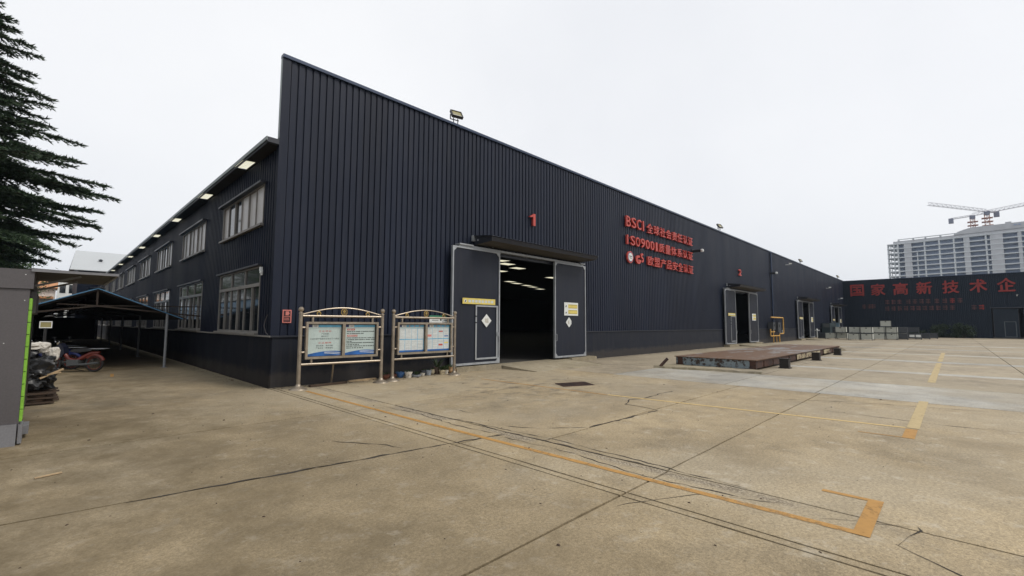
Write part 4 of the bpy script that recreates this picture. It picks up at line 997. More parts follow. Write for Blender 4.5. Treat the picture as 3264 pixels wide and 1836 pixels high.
m = MB(); m.tube([(12.05, -4.18, -.02), (12.30, -4.42, .34)], .055, 12, False); m.tube([(12.06, -4.19, .0), (12.302, -4.422, .342)], .043, 12); tag(m.build('steel_post', 'rustbeam', None, True), 'short rusty pipe post leaning beside the weighbridge apron', 'post')

# ================================================================== STEEL BINS at the end of the yard
def bin_proto():
    t = thing('steel_bin', '', 'bin', (0, 0, 0), 'steel storage bins stacked at the end of the yard')
    D_, W_, H_ = 1.05, .98, .70
    m = MB(); a = .05
    m.box(0, .03, .12, .02, W_-.03, H_-.02); fp = m.build('front_panel', 'bin', t)
    m = MB(); m.box(.03, 0, .12, D_-.03, .02, H_-.02); m.build('side_panel', 'bin', t)
    m = MB(); m.box(.03, W_-.02, .12, D_-.03, W_, H_-.02); m.build('side_panel', 'bin', t)
    m = MB(); m.box(D_-.02, .03, .12, D_, W_-.03, H_-.02); m.build('back_panel', 'bin', t)
    m = MB(); m.box(.02, .02, .10, D_-.02, W_-.02, .13); m.build('floor', 'binframe', t)
    for x in (-.012, D_-.04):
        for y in (-.012, W_-.04):
            m = MB(); m.box(x, y, 0, x+.052, y+.052, H_+.02); m.build('corner_post', 'binframe', t)
    m = MB(); m.box(-.008, .042, H_-.05, .024, W_-.042, H_); m.box(-.008, .042, .10, .024, W_-.042, .14); m.box(.042, -.008, H_-.05, D_-.042, .024, H_); m.box(.042, W_-.024, H_-.05, D_-.042, W_+.008, H_); m.box(D_-.024, .042, H_-.05, D_+.008, W_-.042, H_); m.build('rim', 'bin', t)
    m = MB(); m.box(-.015, W_*.42, H_-.14, .0, W_*.58, H_-.055); m.build('label_notch', 'black', t)
    return t
bp = bin_proto(); firstbin = [True]
def put_bin(x, y, z, label, rz=0., dark=False, sy=1.):
    t = bp if firstbin[0] else copy_tree(bp)
    firstbin[0] = False
    t.location = (x, y, z); t.rotation_euler.z = rz; t['label'] = label
    if sy != 1.: t.scale = (1, sy, 1)
    if dark:
        for c in t.children:
            c.data = c.data.copy(); c.data.materials.clear(); c.data.materials.append(M['bindark'])
    return t
ordn = ['first', 'second', 'third', 'fourth', 'fifth', 'sixth', 'seventh', 'eighth']
low = [(60.1, -2.17), (60.6, -3.2), (57.4, -4.72), (57.7, -5.8), (62.2, -6.45), (62.8, -7.5), (66.6, -8.05)]
for i, (x, y) in enumerate(low): put_bin(x, y, 0, f'grey steel bin on the ground, {ordn[i]} from the left of the row', R(random.uniform(-3, 3)))
upb = [(60.3, -3.15), (58.3, -4.7), (57.8, -5.8), (62.2, -6.45), (62.8, -7.5), (66.6, -8.05)]
for i, (x, y) in enumerate(upb): put_bin(x, y, .715, f'grey steel bin in the upper tier, {ordn[i]} from the left', R(random.uniform(-3, 3)))
put_bin(62.6, -7.05, 1.43, 'single grey steel bin alone on the third tier', R(4))
put_bin(64.0, -8.3, 0, 'dark steel bin in the shaded gap of the lower tier', 0, True)
put_bin(64.0, -8.3, .715, 'dark steel bin in the shaded gap of the upper tier', 0, True)
put_bin(68.0, -9.1, .715, 'dark upper bin behind the last tall stack', 0, True)
put_bin(66.6, -9.35, 0, 'low dark bin with two pale cards at the right end', 0, True, 1.25)
put_bin(69.0, -10.0, 0, 'low dark bin at the far right end of the row, partly hidden', 0, True, 1.3)
put_bin(72.0, -10.6, 0, 'dark bin deepest behind the right end of the row', 0, True, 1.2)
put_bin(62.0, -1.2, 0, 'dark bin at the left end nearest the wall', 0, True)
put_bin(66.0, -2.1, 0, 'dark bin standing behind the first bins of the row', 0, True, 1.2)
put_bin(66.0, -2.0, .715, 'dark bin stacked behind the first bins of the row', 0, True, 1.2)
for k in range(2):
    m = MB(); y = -8.22-.55*k-.55; m.box(66.575, y, .28, 66.59, y+.45, .55); tag(m.build('card_panel', 'white'), f'pale card on the low dark bin, {"left" if k == 0 else "right"} of two', 'card')
t = thing('electric_cabinet', 'dark teal machine cabinet with small pale lid between third and farthest doors', 'cabinet', (66.5, -.9, 0))
m = MB(); m.box(64.5, -1.0, 0, 68.5, -.15, 1.9); m.build('housing', pm('dark_teal', (.02, .035, .04), .6), t)
m = MB(); m.box(64.48, -.95, 1.35, 64.499, -.3, 1.8); m.build('panel', 'binframe', t)
m = MB(); m.box(69.2, -1.25, .7, 69.4, -.6, 1.95); m.build('lid', pm('grey_blue_lid', (.13, .2, .24), .5), t)
m = MB(); m.box(69.22, -1.2, 0, 69.38, -.65, .7); m.build('lid_stand', 'binframe', t)
t = thing('hydrant', 'small white hydrant by the wall right of the third door', 'hydrant', (60.4, -.35, 0))
m = MB(); m.lathe([(.10, 0), (.10, .05), (.06, .07), (.06, .9), (.10, .93), (.10, 1.1), (.05, 1.2)], (60.4, -.35, 0), 12); m.build('barrel', 'white', t, True)
m = MB(); m.tube([(60.4, -.62, 1.0), (60.4, -.1, 1.0)], .045, 8); m.build('outlet', 'white', t, True)

# ================================================================== END WAREHOUSE with red sign
eb = thing('end_warehouse', 'slate blue metal-clad hall closing the yard, with large red characters', 'building', (L+10, -20, 0))
HE = 8.55
m = MB(); n = 220; PWB = .19
x = L+.06
pr = []
for k in range(n):
    y = -.0-k*PWB; pr += [(y, 0), (y-.12, 0), (y-.135, .03), (y-.175, .03)]
pr.append((-n*PWB, 0))
op = (-22.2, -18.05)
V = []; F = []
cols = pr
for (z0, z1, ya, yb) in ((.0, HE-.05, 0, -15.75), (3.95, HE-.05, -15.75, -22.4), (.0, HE-.05, -22.4, -n*PWB)):
    pp = [(y, d) for y, d in cols if yb-.001 <= y <= ya+.001]; o = len(V)
    for y, d in pp: V += [(x+d, y, z0), (x+d, y, z1)]
    F += [(o+2*a, o+2*a+1, o+2*a+3, o+2*a+2) for a in range(len(pp)-1)]
m.add(V, F); m.build('cladding', 'cladB', eb, fix=False)
m = MB(); m.box(L-.02, -n*PWB, HE-.08, L+.25, .0, HE); m.build('parapet_cap', 'trimblue', eb)
m = MB(); m.box(L+.12, -n*PWB, 0, L+.2, -22.4, HE-.1); m.box(L+.12, -15.75, 0, L+.2, 0, HE-.1); m.box(L+.12, -22.4, 3.95, L+.2, -15.75, HE-.1); m.build('wall_lining', 'inner', eb)
m = MB(); m.box(L+.2, -n*PWB, HE-.9, L+20, 0, HE-.8); m.build('roof', 'inner', eb)
m = MB(); m.box(L+8, -n*PWB, 0, L+8.1, 0, HE-.9); m.build('rear_wall', 'inner', eb)
m = MB(); m.box(L+.0, -22.6, 3.93, L+.055, -15.6, 4.05); m.build('door_header', 'trim', eb)
m = MB(); m.box(L-.06, -18.1, .12, L+.0, -15.85, 3.8); lf = m.build('door_leaf', pm('slate_door', (.011, .018, .028), .55, spec=.2), eb)
m = MB(); a = L-.072
m.box(a, -17.85, .2, a+.01, -17.78, 2.2); m.box(a, -16.86, .2, a+.01, -16.79, 2.2); m.box(a, -17.78, 2.13, a+.01, -16.86, 2.2); m.box(a, -17.78, .2, a+.01, -16.86, .27)
m.build('wicket_frame', pm('dull_grey_frame', (.07, .085, .095), .5), lf)
m = MB(); m.box(a, -18.1, .12, a+.01, -18.05, 3.8); m.box(a, -15.9, .12, a+.01, -15.85, 3.8); m.build('leaf_frame', 'trim', lf)
m = MB(); m.box(L-.06, -22.5, .12, L+.0, -18.52, 3.8); m.build('door_leaf', bpy.data.materials['slate_door'], eb)
bf = lambda u, v, d: (L-.0-d, -u, v)      # u grows to the right as seen
sg = thing('wall_sign', 'row of huge red characters across the end hall', 'sign', (L-.05, -9.5, 6.1))
for i, ch in enumerate('国家高新技术企'):
    u = [1.72, 4.24, 6.80, 9.35, 12.05, 14.70, 17.25][i]; m = MB(); put_glyph(m, ch, u-.80, u+.80, 6.12, 7.82, bf, .15, 0., .024); m.build('letter', 'reddark', sg)
def faint_row(label, us, z, lits):
    t = thing('wall_sign', label, 'sign', (L-.03, -us[0], z)); rr = random.Random(int(z*10))
    for k, u in enumerate(us):
        m = MB()
        for q in range(3): m.prism([(u+.04, z+.08+q*.21), (u+.52, z+.08+q*.21), (u+.52, z+.17+q*.21), (u+.04, z+.17+q*.21)], bf, 0, .05)
        xx = u+rr.choice([.12, .24, .36]); m.prism([(xx, z), (xx+.09, z), (xx+.09, z+.66), (xx, z+.66)], bf, 0, .048)
        m.build('letter', 'reddark' if k in lits else 'redfaint', t)
faint_row('faded upper row of small dark red characters on the end hall', [4.95, 5.65, 6.3, 7.3, 8.0, 8.7, 9.4, 10.3, 11.1, 11.85, 12.6], 4.75, (9,))
faint_row('faded lower row of small dark red characters on the end hall', [4.9, 5.6, 6.3, 7.0, 7.7, 8.35, 9.0, 9.7, 10.4, 11.1, 11.8, 13.9, 14.6], 3.78, (12,))
faint_row('short faded group of dark red characters at the left of the end hall', [2.2, 2.85, 3.3], 4.15, ())
cctv('small pale camera on the end hall above its door', (L-.02, -18.1, 5.5), R(-90), 'white', .45, 1.6)

# ================================================================== foliage helper
def leaf_cloud(cn, rad, n, size, seed, hollow=.55, flat=1.):
    rr = random.Random(seed); m = MB(); cx_, cy_, cz_ = cn; clumps = []
    for k in range(max(6, n//90)):
        d = Vector((rr.gauss(0, 1), rr.gauss(0, 1), rr.gauss(0, .8))).normalized()*rr.uniform(hollow, 1.); clumps.append(Vector((cx_+d.x*rad[0], cy_+d.y*rad[1], cz_+d.z*rad[2])))
    cr = min(rad)*.38
    for k in range(n):
        c = rr.choice(clumps); d = Vector((rr.gauss(0, 1), rr.gauss(0, 1), rr.gauss(0, .75)))
        p = c+d*cr*.6; 
        if p.z < .02: continue
        a = Vector((rr.gauss(0, 1), rr.gauss(0, 1), rr.gauss(0, .6))).normalized(); b = a.cross(Vector((rr.gauss(0, 1), rr.gauss(0, 1), rr.gauss(0, 1)))).normalized(); s_ = size*rr.uniform(.6, 1.4)
        m.add([p-a*s_, p+b*s_*.45, p+a*s_, p-b*s_*.45], [(0, 1, 2, 3)])
    return m
def shrub(x, y, rad, label, seed):
    t = thing('shrub', label, 'shrub', (x, y, 0), 'clipped shrubs along the end hall')
    leaf_cloud((x, y, rad[2]*.95), rad, 2600, .10, seed, .2).build('foliage', 'bush', t, fix=False)
    m = MB()
    for k in range(5): m.tube([(x+.1*math.cos(k*1.3), y+.1*math.sin(k*1.3), 0), (x+.5*math.cos(k*1.3), y+.5*math.sin(k*1.3), rad[2]*1.1)], [.04, .015], 5)
    m.build('stem', 'bark', t)
shrub(81.3, -8.4, (.9, 1.0, .62), 'low shrub nearest the steel bins', 1); shrub(81.3, -10.5, (1.0, 1.15, .95), 'middle rounded shrub against the end hall', 2); shrub(81.2, -13.0, (1.1, 1.25, 1.02), 'largest rounded shrub, right of the other two', 3)
# ================================================================== TOWER UNDER CONSTRUCTION and cranes
P0 = Vector((356.8, 15.0, 0)); DR = Vector((-.149, -.989, 0)).normalized(); NR = Vector((.989, -.149, 0)).normalized()   # NR points away from the yard
def cb(s, d, z): v = P0+DR*s+NR*d; return (v.x, v.y, z)
ct = thing('tower_shell', 'pale concrete apartment slab under construction behind the end hall', 'building', tuple(P0+DR*45+NR*8))
def cbox(m, s0, s1, d0, d1, z0, z1): m.add([cb(s0, d0, z0), cb(s1, d0, z0), cb(s1, d1, z0), cb(s0, d1, z0), cb(s0, d0, z1), cb(s1, d0, z1), cb(s1, d1, z1), cb(s0, d1, z1)], [(0, 3, 2, 1), (4, 5, 6, 7), (0, 1, 5, 4), (1, 2, 6, 5), (2, 3, 7, 6), (3, 0, 4, 7)])
SEND = 98.; FH = 2.8; NF = 18
for k in range(NF):
    zt = 51.0-FH*k
    m = MB(); cbox(m, -.1 if k else 0, SEND, -.25, 15, zt+.03, zt+.62); m.build('floor_slab', 'palewall', ct)
solid = [(7.9, 11.3), (33.7, 36.1), (44.0, 48.7), (54.0, 55.4), (67, 70), (80, 84)]
for a, b in solid:
    m = MB(); cbox(m, a, b, -.1, 1.2, 0, 51.05); m.build('infill_wall', 'palewall2', ct)
for a in (0, 2.9, 4.7, 16.9, 23.3, 29.4, 42.1, 61, 75, 90, 97):
    m = MB(); wd = .45 if a < 4 else .7; cbox(m, a, a+wd, -.12, .8, 0, 51.06); m.build('column', 'palewall', ct)
for k in range(2, NF):
    zt = 51.0-FH*k
    if k % 1 == 0:
        m = MB(); cbox(m, 13.6, 14.1, .0, .5, zt-2.2, zt+.03); m.build('mullion', 'palewall', ct)
m = MB(); cbox(m, 4.9, SEND-.2, 3.2, 3.5, 0, 51.0); m.build('core_wall', 'corewall', ct)
for a in (4.5, 9, 34.5, 45, 54.5, 68, 81):
    m = MB(); cbox(m, a, a+.3, 1.3, 14.8, 0, 50.98); m.build('cross_wall', 'corewall', ct)
m = MB(); cbox(m, 2.9, SEND, .3, .6, 51.62, 53.0); cbox(m, 5.0, SEND, 14, 14.4, 51.62, 53.0); m.build('parapet', 'palewall2', ct)
m = MB(); cbox(m, 5.2, 32.0, -.2, .6, 53.7, 54.1); m.build('roof_beam', 'palewall', ct)
for a in (5.2, 12, 17.5, 24, 30): 
    m = MB(); cbox(m, a, a+.8, -.1, .5, 53.0, 53.72); m.build('roof_post', 'palewall', ct)
m = MB(); m.prism([(30, 53.01), (SEND, 53.01), (SEND, 56.0), (37, 56.2), (34, 55.4), (31.5, 54.5)], lambda u, v, d: cb(u, d, v), -.15, 8); m.build('plant_storey', 'palewall2', ct)
m = MB(); cbox(m, 50, 52.2, -.1, 4, 56.05, 56.9); m.build('lift_overrun', 'palewall2', ct)
m = MB()
for s_ in (53, 54.5): cbox(m, s_, s_+1.1, -.3, -.16, 54.6, 55.3)
m.build('plant_window', 'corewall', ct)
for k in range(NF):     # side balcony posts at the open end
    zt = 51.0-FH*k; m = MB(); cbox(m, -.1, .25, 3, 3.4, zt-2.2, zt+.03); cbox(m, -.1, .25, 7, 7.4, zt-2.2, zt+.03); cbox(m, -.1, .25, 14.6, 15, zt-2.2, zt+.03); m.build('column', 'palewall', ct)
def lattice(m, p, q, w_, h_, n, r_=.12):
    p, q = Vector(p), Vector(q); d = (q-p).normalized(); sx = d.cross(Vector((0, 0, 1)))
    if sx.length < .1: sx = Vector((1, 0, 0))
    sx.normalize(); sz = sx.cross(d).normalized()
    if sz.z < 0: sz = -sz
    cs = [p-sx*w_/2, p+sx*w_/2, p+sz*h_] if h_ > 0 else [p-sx*w_/2-sz*w_/2, p+sx*w_/2-sz*w_/2, p+sx*w_/2+sz*w_/2, p-sx*w_/2+sz*w_/2]
    D = q-p
    for c in cs: m.bar(c, c+D, r_*1.5, r_*1.5)
    for k in range(n):
        a = D*(k/n); b = D*((k+1)/n)
        for i in range(len(cs)): m.bar(cs[i]+(a if k % 2 else b), cs[(i+1) % len(cs)]+(b if k % 2 else a), r_, r_)
def ray_pt(px, py, depth):
    d = fw+rt*((px-1632)/1438.6136)-up*((py-918)/1438.6136); return CAM+d*depth
def crane(label, mast_px, mast_top, depth, jib_px, jib_depth, cj_px, cj_depth):
    top = ray_pt(mast_px, mast_top, depth); t = thing('tower_crane', label, 'crane', (top.x, top.y, 0), 'tower cranes over the shell')
    m = MB(); lattice(m, (top.x, top.y, 0), (top.x, top.y, top.z-1.5), 2.2, 0, 34, .22); m.build('mast', 'cranered', t)
    m = MB()
    for zz in (top.z-4, top.z-6.5, top.z-9): m.box(top.x-2.6, top.y-2.6, zz, top.x+2.6, top.y+2.6, zz+.25)
    m.build('platform', 'cranered', t)
    m = MB(); m.box(top.x-1.4, top.y-1.4, top.z-1.6, top.x+1.4, top.y+1.4, top.z+.6); m.build('slewing_unit', 'cranedark', t)
    m = MB(); m.box(top.x-2.6, top.y-1.0, top.z-2.2, top.x-1.0, top.y+.8, top.z-.2); m.build('cab', 'cranedark', t)
    J = ray_pt(*jib_px, jib_depth); J.z = max(J.z, top.z-.5); m = MB(); lattice(m, (top.x, top.y, top.z+.3), tuple(J), 1.5, 1.9, 26, .11); m.build('jib', 'crane', t)
    K = ray_pt(*cj_px, cj_depth); m = MB(); lattice(m, (top.x, top.y, top.z+.2), tuple(K), 1.4, 1.0, 8, .12); m.build('counter_jib', 'crane', t)
    m = MB(); m.box(K.x-1.3, K.y-1.3, K.z-2.8, K.x+1.3, K.y+1.3, K.z+.6); m.build('counterweight', 'cranedark', t)
    return t
crane('tower crane with long jib reaching left over the shell', 3145, 677, 300, (2958.7, 654), 286, (3176, 678), 301.5)
crane('lower tower crane with counterweight at left and jib reaching right', 3099, 690, 312, (3290, 657), 278, (3031, 700), 321)

# ================================================================== BIKE SHED on the left
sh = thing('bike_shed', 'long low gabled bike shelter with blue roof sheets and rusty trusses', 'shelter', (-2.8, 25, 0))
XR, XL, XP, ZE, ZP, Y0, Y1 = -.47, -5.15, -2.81, 1.74, 2.72, 8.0, 46.0
for k in range(10):
    a = Y0+(Y1-Y0)*k/10; b = Y0+(Y1-Y0)*(k+1)/10-.01
    for s_ in (0, 1):
        xe = XR if s_ == 0 else XL; m = MB(); N_ = 12; V = []
        m.add([(XP, a, ZP), (xe, a, ZE), (xe, b, ZE), (XP, b, ZP), (XP, a, ZP-.03), (xe, a, ZE-.03), (xe, b, ZE-.03), (XP, b, ZP-.03)], [(0, 1, 2, 3), (4, 7, 6, 5), (0, 4, 5, 1), (2, 6, 7, 3), (1, 5, 6, 2)])
        m.build('roof_sheet', 'roofblue', sh)
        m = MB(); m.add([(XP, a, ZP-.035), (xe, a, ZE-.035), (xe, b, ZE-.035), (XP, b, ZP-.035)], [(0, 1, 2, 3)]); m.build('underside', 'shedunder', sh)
m = MB(); m.prism([(XP-.2, ZP-.02), (XP, ZP+.04), (XP+.2, ZP-.02), (XP, ZP+.01)], lambda u, v, d: (u, d, v), Y0-.02, Y1); m.build('ridge_cap', 'trim', sh)
for y in (Y0+.1, 15, 22, 29, 36, 43):
    tr = MB(); tr.bar((XP, y, ZP-.06), (XP, y, 2.14), .05, .05); tr.bar((XP, y, 2.13), (XR+.55, y, 1.83), .05, .05); tr.bar((XP, y, 2.13), (XL+.55, y, 1.83), .05, .05)
    tr.bar((XP, y+.04, 2.14), (XR+1.35, y+.04, 2.19), .035, .035); tr.bar((XP, y+.04, 2.14), (XL+1.4, y+.04, 2.17), .035, .035)
    tr.bar((XP, y+.01, ZP-.07), (XR+.1, y+.01, ZE-.02), .05, .05); tr.bar((XP, y+.01, ZP-.07), (XL+.1, y+.01, ZE-.02), .05, .05); tr.build('truss', 'rusttube', sh)
    for x in (-.92, -4.7):
        m = MB(); m.tube([(x, y, 0), (x, y, 1.90)], .042, 10); m.box(x-.09, y-.09, 0, x+.09, y+.09, .012); m.build('post', 'post', sh, True)
m = MB(); m.box(-5.2, 8.3, 0, -5.12, Y1, 1.72); m.build('dark_back_screen', 'shedunder', sh)  # dark sheet stretched forward so the shed's inside reads black
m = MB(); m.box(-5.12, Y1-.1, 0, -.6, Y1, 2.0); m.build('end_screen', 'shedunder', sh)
# motorcycle, seen from its right side, front wheel to the left
mo = thing('motorcycle', 'red underbone motorcycle parked at the mouth of the bike shed', 'motorcycle', (0, 0, 0))
def wheel(x):
    m = MB(); rg = [(x+.235*math.cos(R(12*k)), 0, .27+.235*math.sin(R(12*k))) for k in range(31)]; m.tube(rg, .036, 8, False); wz = m.build('wheel', 'tyre', mo, True)
    m = MB(); m.tube([(x+.195*math.cos(R(12*k)), 0, .27+.195*math.sin(R(12*k))) for k in range(31)], .014, 6, False); m.build('rim', 'motored', wz, True)
    m = MB()
    for k in range(14): m.bar((x, .02 if k % 2 else -.02, .27), (x+.195*math.cos(R(360/14*k)), 0, .27+.195*math.sin(R(360/14*k))), .006, .006)
    m.tube([(x, -.06, .27), (x, .06, .27)], .04, 10); m.build('spokes', 'chrome', wz)
wheel(0); wheel(1.22)
m = MB(); m.tube([(.26, 0, .82), (.32, 0, .6), (.48, 0, .42), (.7, 0, .36), (.88, 0, .46), (1.12, 0, .60), (1.36, 0, .62)], [.06, .06, .055, .06, .07, .07, .04], 10); m.build('frame', 'motored', mo, True)
m = MB(); m.tube([(.0, .05, .27), (.22, .05, .80)], .02, 8); m.tube([(.0, -.05, .27), (.22, -.05, .80)], .02, 8); m.build('fork', 'chrome', mo, True)
m = MB(); m.prism([(.13, .50), (.30, .46), (.40, .60), (.36, .80), (.24, .92), (.14, .80)], lambda u, v, d: (u, d, v), -.10, .10); m.build('leg_shield', pm('navy_shield', (.008, .010, .022), .4), mo)
m = MB(); m.lathe([(.03, -.02), (.075, 0), (.08, .06), (.05, .10)], (.16, 0, .88), 12); m.build('headlight', 'chrome', mo, True)
m = MB(); m.tube([(.30, -.32, .98), (.26, -.12, .96), (.24, 0, .92), (.26, .12, .96), (.30, .32, .98)], .014, 8); m.build('handlebar', 'chrome', mo, True)
for y in (-.26, .26):
    m = MB(); m.tube([(.26, y, .97), (.24, y*1.1, 1.09)], .008, 6); m.lathe([(.01, 0), (.05, .01), (.05, .025), (.01, .03)], (.24, y*1.1, 1.09), 10); m.build('mirror', 'black', mo, True)
m = MB(); m.prism([(.58, .66), (.72, .62), (1.16, .68), (1.22, .74), (.95, .76), (.62, .73)], lambda u, v, d: (u, d, v), -.12, .12); m.build('seat', 'black', mo)
m = MB(); m.box(1.1, -.12, .735, 1.55, .12, .75); m.box(1.12, -.11, .68, 1.15, .11, .735); m.build('rack', 'galv', mo)
m = MB(); m.box(.5, -.12, .2, .84, .12, .40); m.tube([(.62, -.12, .24), (1.0, -.13, .25), (1.42, -.13, .30)], .035, 8); m.build('engine', 'binframe', mo, True)
m = MB(); m.tube([(1.22+.27*math.cos(R(a)), 0, .27+.27*math.sin(R(a))) for a in range(20, 150, 12)], [.05]*11, 8); m.build('mudguard', 'motored', mo, True)
m = MB(); m.tube([(.27*math.cos(R(a)), 0, .27+.27*math.sin(R(a))) for a in range(30, 170, 14)], .04, 8); m.build('mudguard', 'motored', mo, True)
m = MB(); m.bar((.6, .02, .1), (.75, .28, .0), .02, .02); m.build('kickstand', 'black', mo)
mo.location = (-3.74, 8.50, 0); mo.rotation_euler.z = R(-38)
m2 = copy_tree(mo); m2.location = (-4.35, 9.75, 0); m2.rotation_euler.z = R(-28); m2['label'] = 'dark motorcycle standing behind the red one in the shed shade'
m3 = copy_tree(mo); m3.location = (-4.5, 11.4, 0); m3.rotation_euler.z = R(-24); m3['label'] = 'farthest dark motorcycle deep in the shed shade'
for mm in (m2, m3):
    for c in mm.children:
        if c.data.materials and c.data.materials[0] == M['motored']: c.data = c.data.copy(); c.data.materials[0] = M['navy']

# ================================================================== KIOSK at the left edge
ks = thing('kiosk', 'grey sheet metal kiosk with lime green slatted edge at the left frame edge', 'kiosk', (-4.7, -2.2, 0))
KX, KX0, KY0, KY1 = -4.09, -5.3, -3.36, -.9
m = MB(); m.box(KX0, KY0, .28, KX, KY1, 2.03); m.build('body_panel', 'booth', ks)
m = MB(); m.box(KX0-.03, KY0-.025, 2.035, KX+.03, KY1+.03, 2.29); m.build('head_box', 'booth', ks)
m = MB(); m.box(KX0-.02, KY0-.022, 0, KX-.012, KY1, .278); m.build('plinth', 'boothlt', ks)
for k in range(10):
    z = .30+k*.162; m = MB(); m.box(KX+.002, KY0+.04, z, KX+.03, KY0+.40, z+.152); m.build('green_slat', 'green', ks)
m = MB(); m.box(KX+.002, KY0+.46, .06, KX+.09, KY0+.86, .17); m.build('step', 'boothlt', ks)
m = MB(); m.box(KX+.002, KY0+.02, .02, KX+.04, KY0+.36, .26); m.build('step', 'boothlt', ks)
m = MB(); m.box(KX+.002, KY0+.42, 1.72, KX+.06, KY1-.1, 2.02); m.build('lintel_box', 'booth', ks)
m = MB(); m.box(KX+.001, KY0+.5, .3, KX+.02, KY1-.2, 1.7); m.build('front_panel', 'black', ks)
# canopy over the kiosk front
m = MB(); n = 9
for k in range(n):
    a = KY0-.02+(2.45)*k/n; b = KY0-.02+2.45*(k+1)/n; c = (a+b)/2
    m.add([(KX-.02, a, 2.30), (KX+.86, a, 2.275), (KX+.86, c, 2.30), (KX-.02, c, 2.325)], [(0, 1, 2, 3)]); m.add([(KX-.02, c, 2.325), (KX+.86, c, 2.30), (KX+.86, b, 2.275), (KX-.02, b, 2.30)], [(0, 1, 2, 3)])
cn = m.build('canopy', pm('dark_canopy_sheet', (.030, .028, .026), .6), ks)
m = MB(); m.box(KX+.0, KY0-.05, 2.265, KX+.88, KY0-.01, 2.30); m.box(KX+.855, KY0-.01, 2.265, KX+.88, KY0+2.3, 2.295); m.build('canopy_edge', 'boothlt', cn)
m = MB(); m.bar((KX+.02, KY0+1.8, 2.10), (KX+.5, KY0+1.8, 2.27), .03, .03); m.build('canopy_arm', 'boothlt', cn)
m = MB(); m.bar((KX+.02, KY0+.5, 2.10), (KX+.5, KY0+.5, 2.27), .03, .03); m.build('canopy_arm', 'boothlt', cn)
m = MB()
for x, z in ((-4.13, 1.88), (-4.28, 1.32), (-4.14, 2.22)): m.prism(ring(x, z, .006, 8), lambda u, v, d: (u, KY0-.03-d if v > 2.03 else KY0-d, v), 0, .004)
m.build('rivet', 'white', ks)

# ================================================================== JUNK beside the kiosk
junk_before = set(C.objects)
pl = thing('pallet_stack', 'stack of dark weathered boards and pallets under the black tarpaulin', 'pallet stack', (-3.95, 1.0, 0))
rr = random.Random(4)
for k in range(3):
    z = .01+k*.085
    for j in range(4):
        y = .62+j*.3; m = MB(); m.bar((-4.5+rr.uniform(-.1, .1), y+rr.uniform(-.05, .05), z+.03), (-3.55+rr.uniform(-.06, .08), y+rr.uniform(-.06, .06), z+.03), .11, .03); m.build('board', 'wood', pl)
    if k < 2:
        for x in (-4.4, -4.0, -3.66): m = MB(); m.box(x, .6, z+.046, x+.09, 1.65, z+.083); m.build('board', 'wood', pl)
def crumple(cn, rad, seed, amp, sub=4, square=.5):
    bm = bmesh.new(); bmesh.ops.create_icosphere(bm, subdivisions=sub, radius=1)
    for v in bm.verts:
        d = v.co.normalized(); mxx = max(abs(d.x), abs(d.y), abs(d.z)); q = d.lerp(d/mxx, square)
        w1 = noise.noise(d*2.2+Vector((seed*3.1, 0, 0))); w2 = abs(noise.noise(d*5.3+Vector((0, seed*1.7, 0)))); w3 = abs(noise.noise(d*11+Vector((0, 0, seed))))
        q = q*(1+amp*(w1*.9-w2*.55-w3*.25)); v.co = Vector((cn[0]+q.x*rad[0], cn[1]+q.y*rad[1], max(cn[2]+q.z*rad[2], cn[2]-rad[2]*.93)))
    m = MB(); m.v = [tuple(v.co) for v in bm.verts]; m.f = [tuple(x.index for x in f.verts) for f in bm.faces]; bm.free(); return m
o = crumple((-4.0, 1.02, .56), (.44, .42, .33), 1, .38, 5, .7).build('tarpaulin_bundle', 'tarp', None, True); tag(o, 'crumpled black tarpaulin bundle on the board stack', 'tarpaulin')
o = crumple((-4.12, 1.05, .96), (.30, .30, .13), 9, .3, 4, .5).build('sack', 'tarp', None, True); tag(o, 'black plastic bag slumped on top of the tarpaulin bundle', 'bag')
o = crumple((-4.05, .98, 1.10), (.26, .22, .09), 5, .35, 4, .4).build('sack', 'sack', None, True); tag(o, 'biggest dirty white sack on top of the junk pile', 'sack')
o = crumple((-3.80, 1.15, 1.08), (.14, .14, .12), 6, .3, 4, .4).build('sack', 'sack', None, True); tag(o, 'white sack leaning right of the biggest sack', 'sack')
o = crumple((-3.62, 1.5, .92), (.11, .10, .15), 7, .3, 4, .4).build('sack', 'sack', None, True); tag(o, 'small white sack hanging down by the lamp pole', 'sack')
t = thing('pink_box', 'faded pink plastic box behind the white sacks', 'box', (-4.2, 1.7, 0))
m = MB(); m.box(-4.40, 1.55, 1.14, -3.98, 1.85, 1.34); m.build('box_body', pm('faded_pink', (.55, .25, .27), .6), t)
m = MB(); m.box(-4.42, 1.53, 1.335, -3.96, 1.87, 1.36); m.build('lid', pm('pale_pink', (.62, .32, .33), .6), t)
m = MB(); m.box(-4.38, 1.57, 0, -4.34, 1.61, 1.14); m.box(-4.04, 1.57, 0, -4.0, 1.61, 1.14); m.box(-4.38, 1.79, 0, -4.34, 1.83, 1.14); m.box(-4.04, 1.79, 0, -4.0, 1.83, 1.14); m.build('stand', 'black', t)
for a, b, w_, lb in (((-3.78, .62, .50), (-3.46, .72, .66), .05, 'short pale stick poking out of the junk pile'), ((-3.75, .7, .55), (-3.5, .62, .60), .09, 'pale scrap of board sticking out at knee height')):
    m = MB(); m.bar(a, b, w_, .025); tag(m.build('wood_scrap', 'woodlt'), lb, 'wood scrap')
t = thing('work_lamp', 'pale framed lamp on a thin black pole behind the junk pile', 'lamp', (-3.75, 2.4, 0))
m = MB(); m.tube([(-3.75, 2.4, 0), (-3.76, 2.4, 1.5)], .025, 8); m.lathe([(.14, 0), (.13, .02), (.03, .05)], (-3.75, 2.4, 0), 12); m.build('pole', 'black', t, True)
m = MB(); m.box(-3.85, 2.36, 1.47, -3.67, 2.44, 1.60); hd = m.build('head', 'black', t)
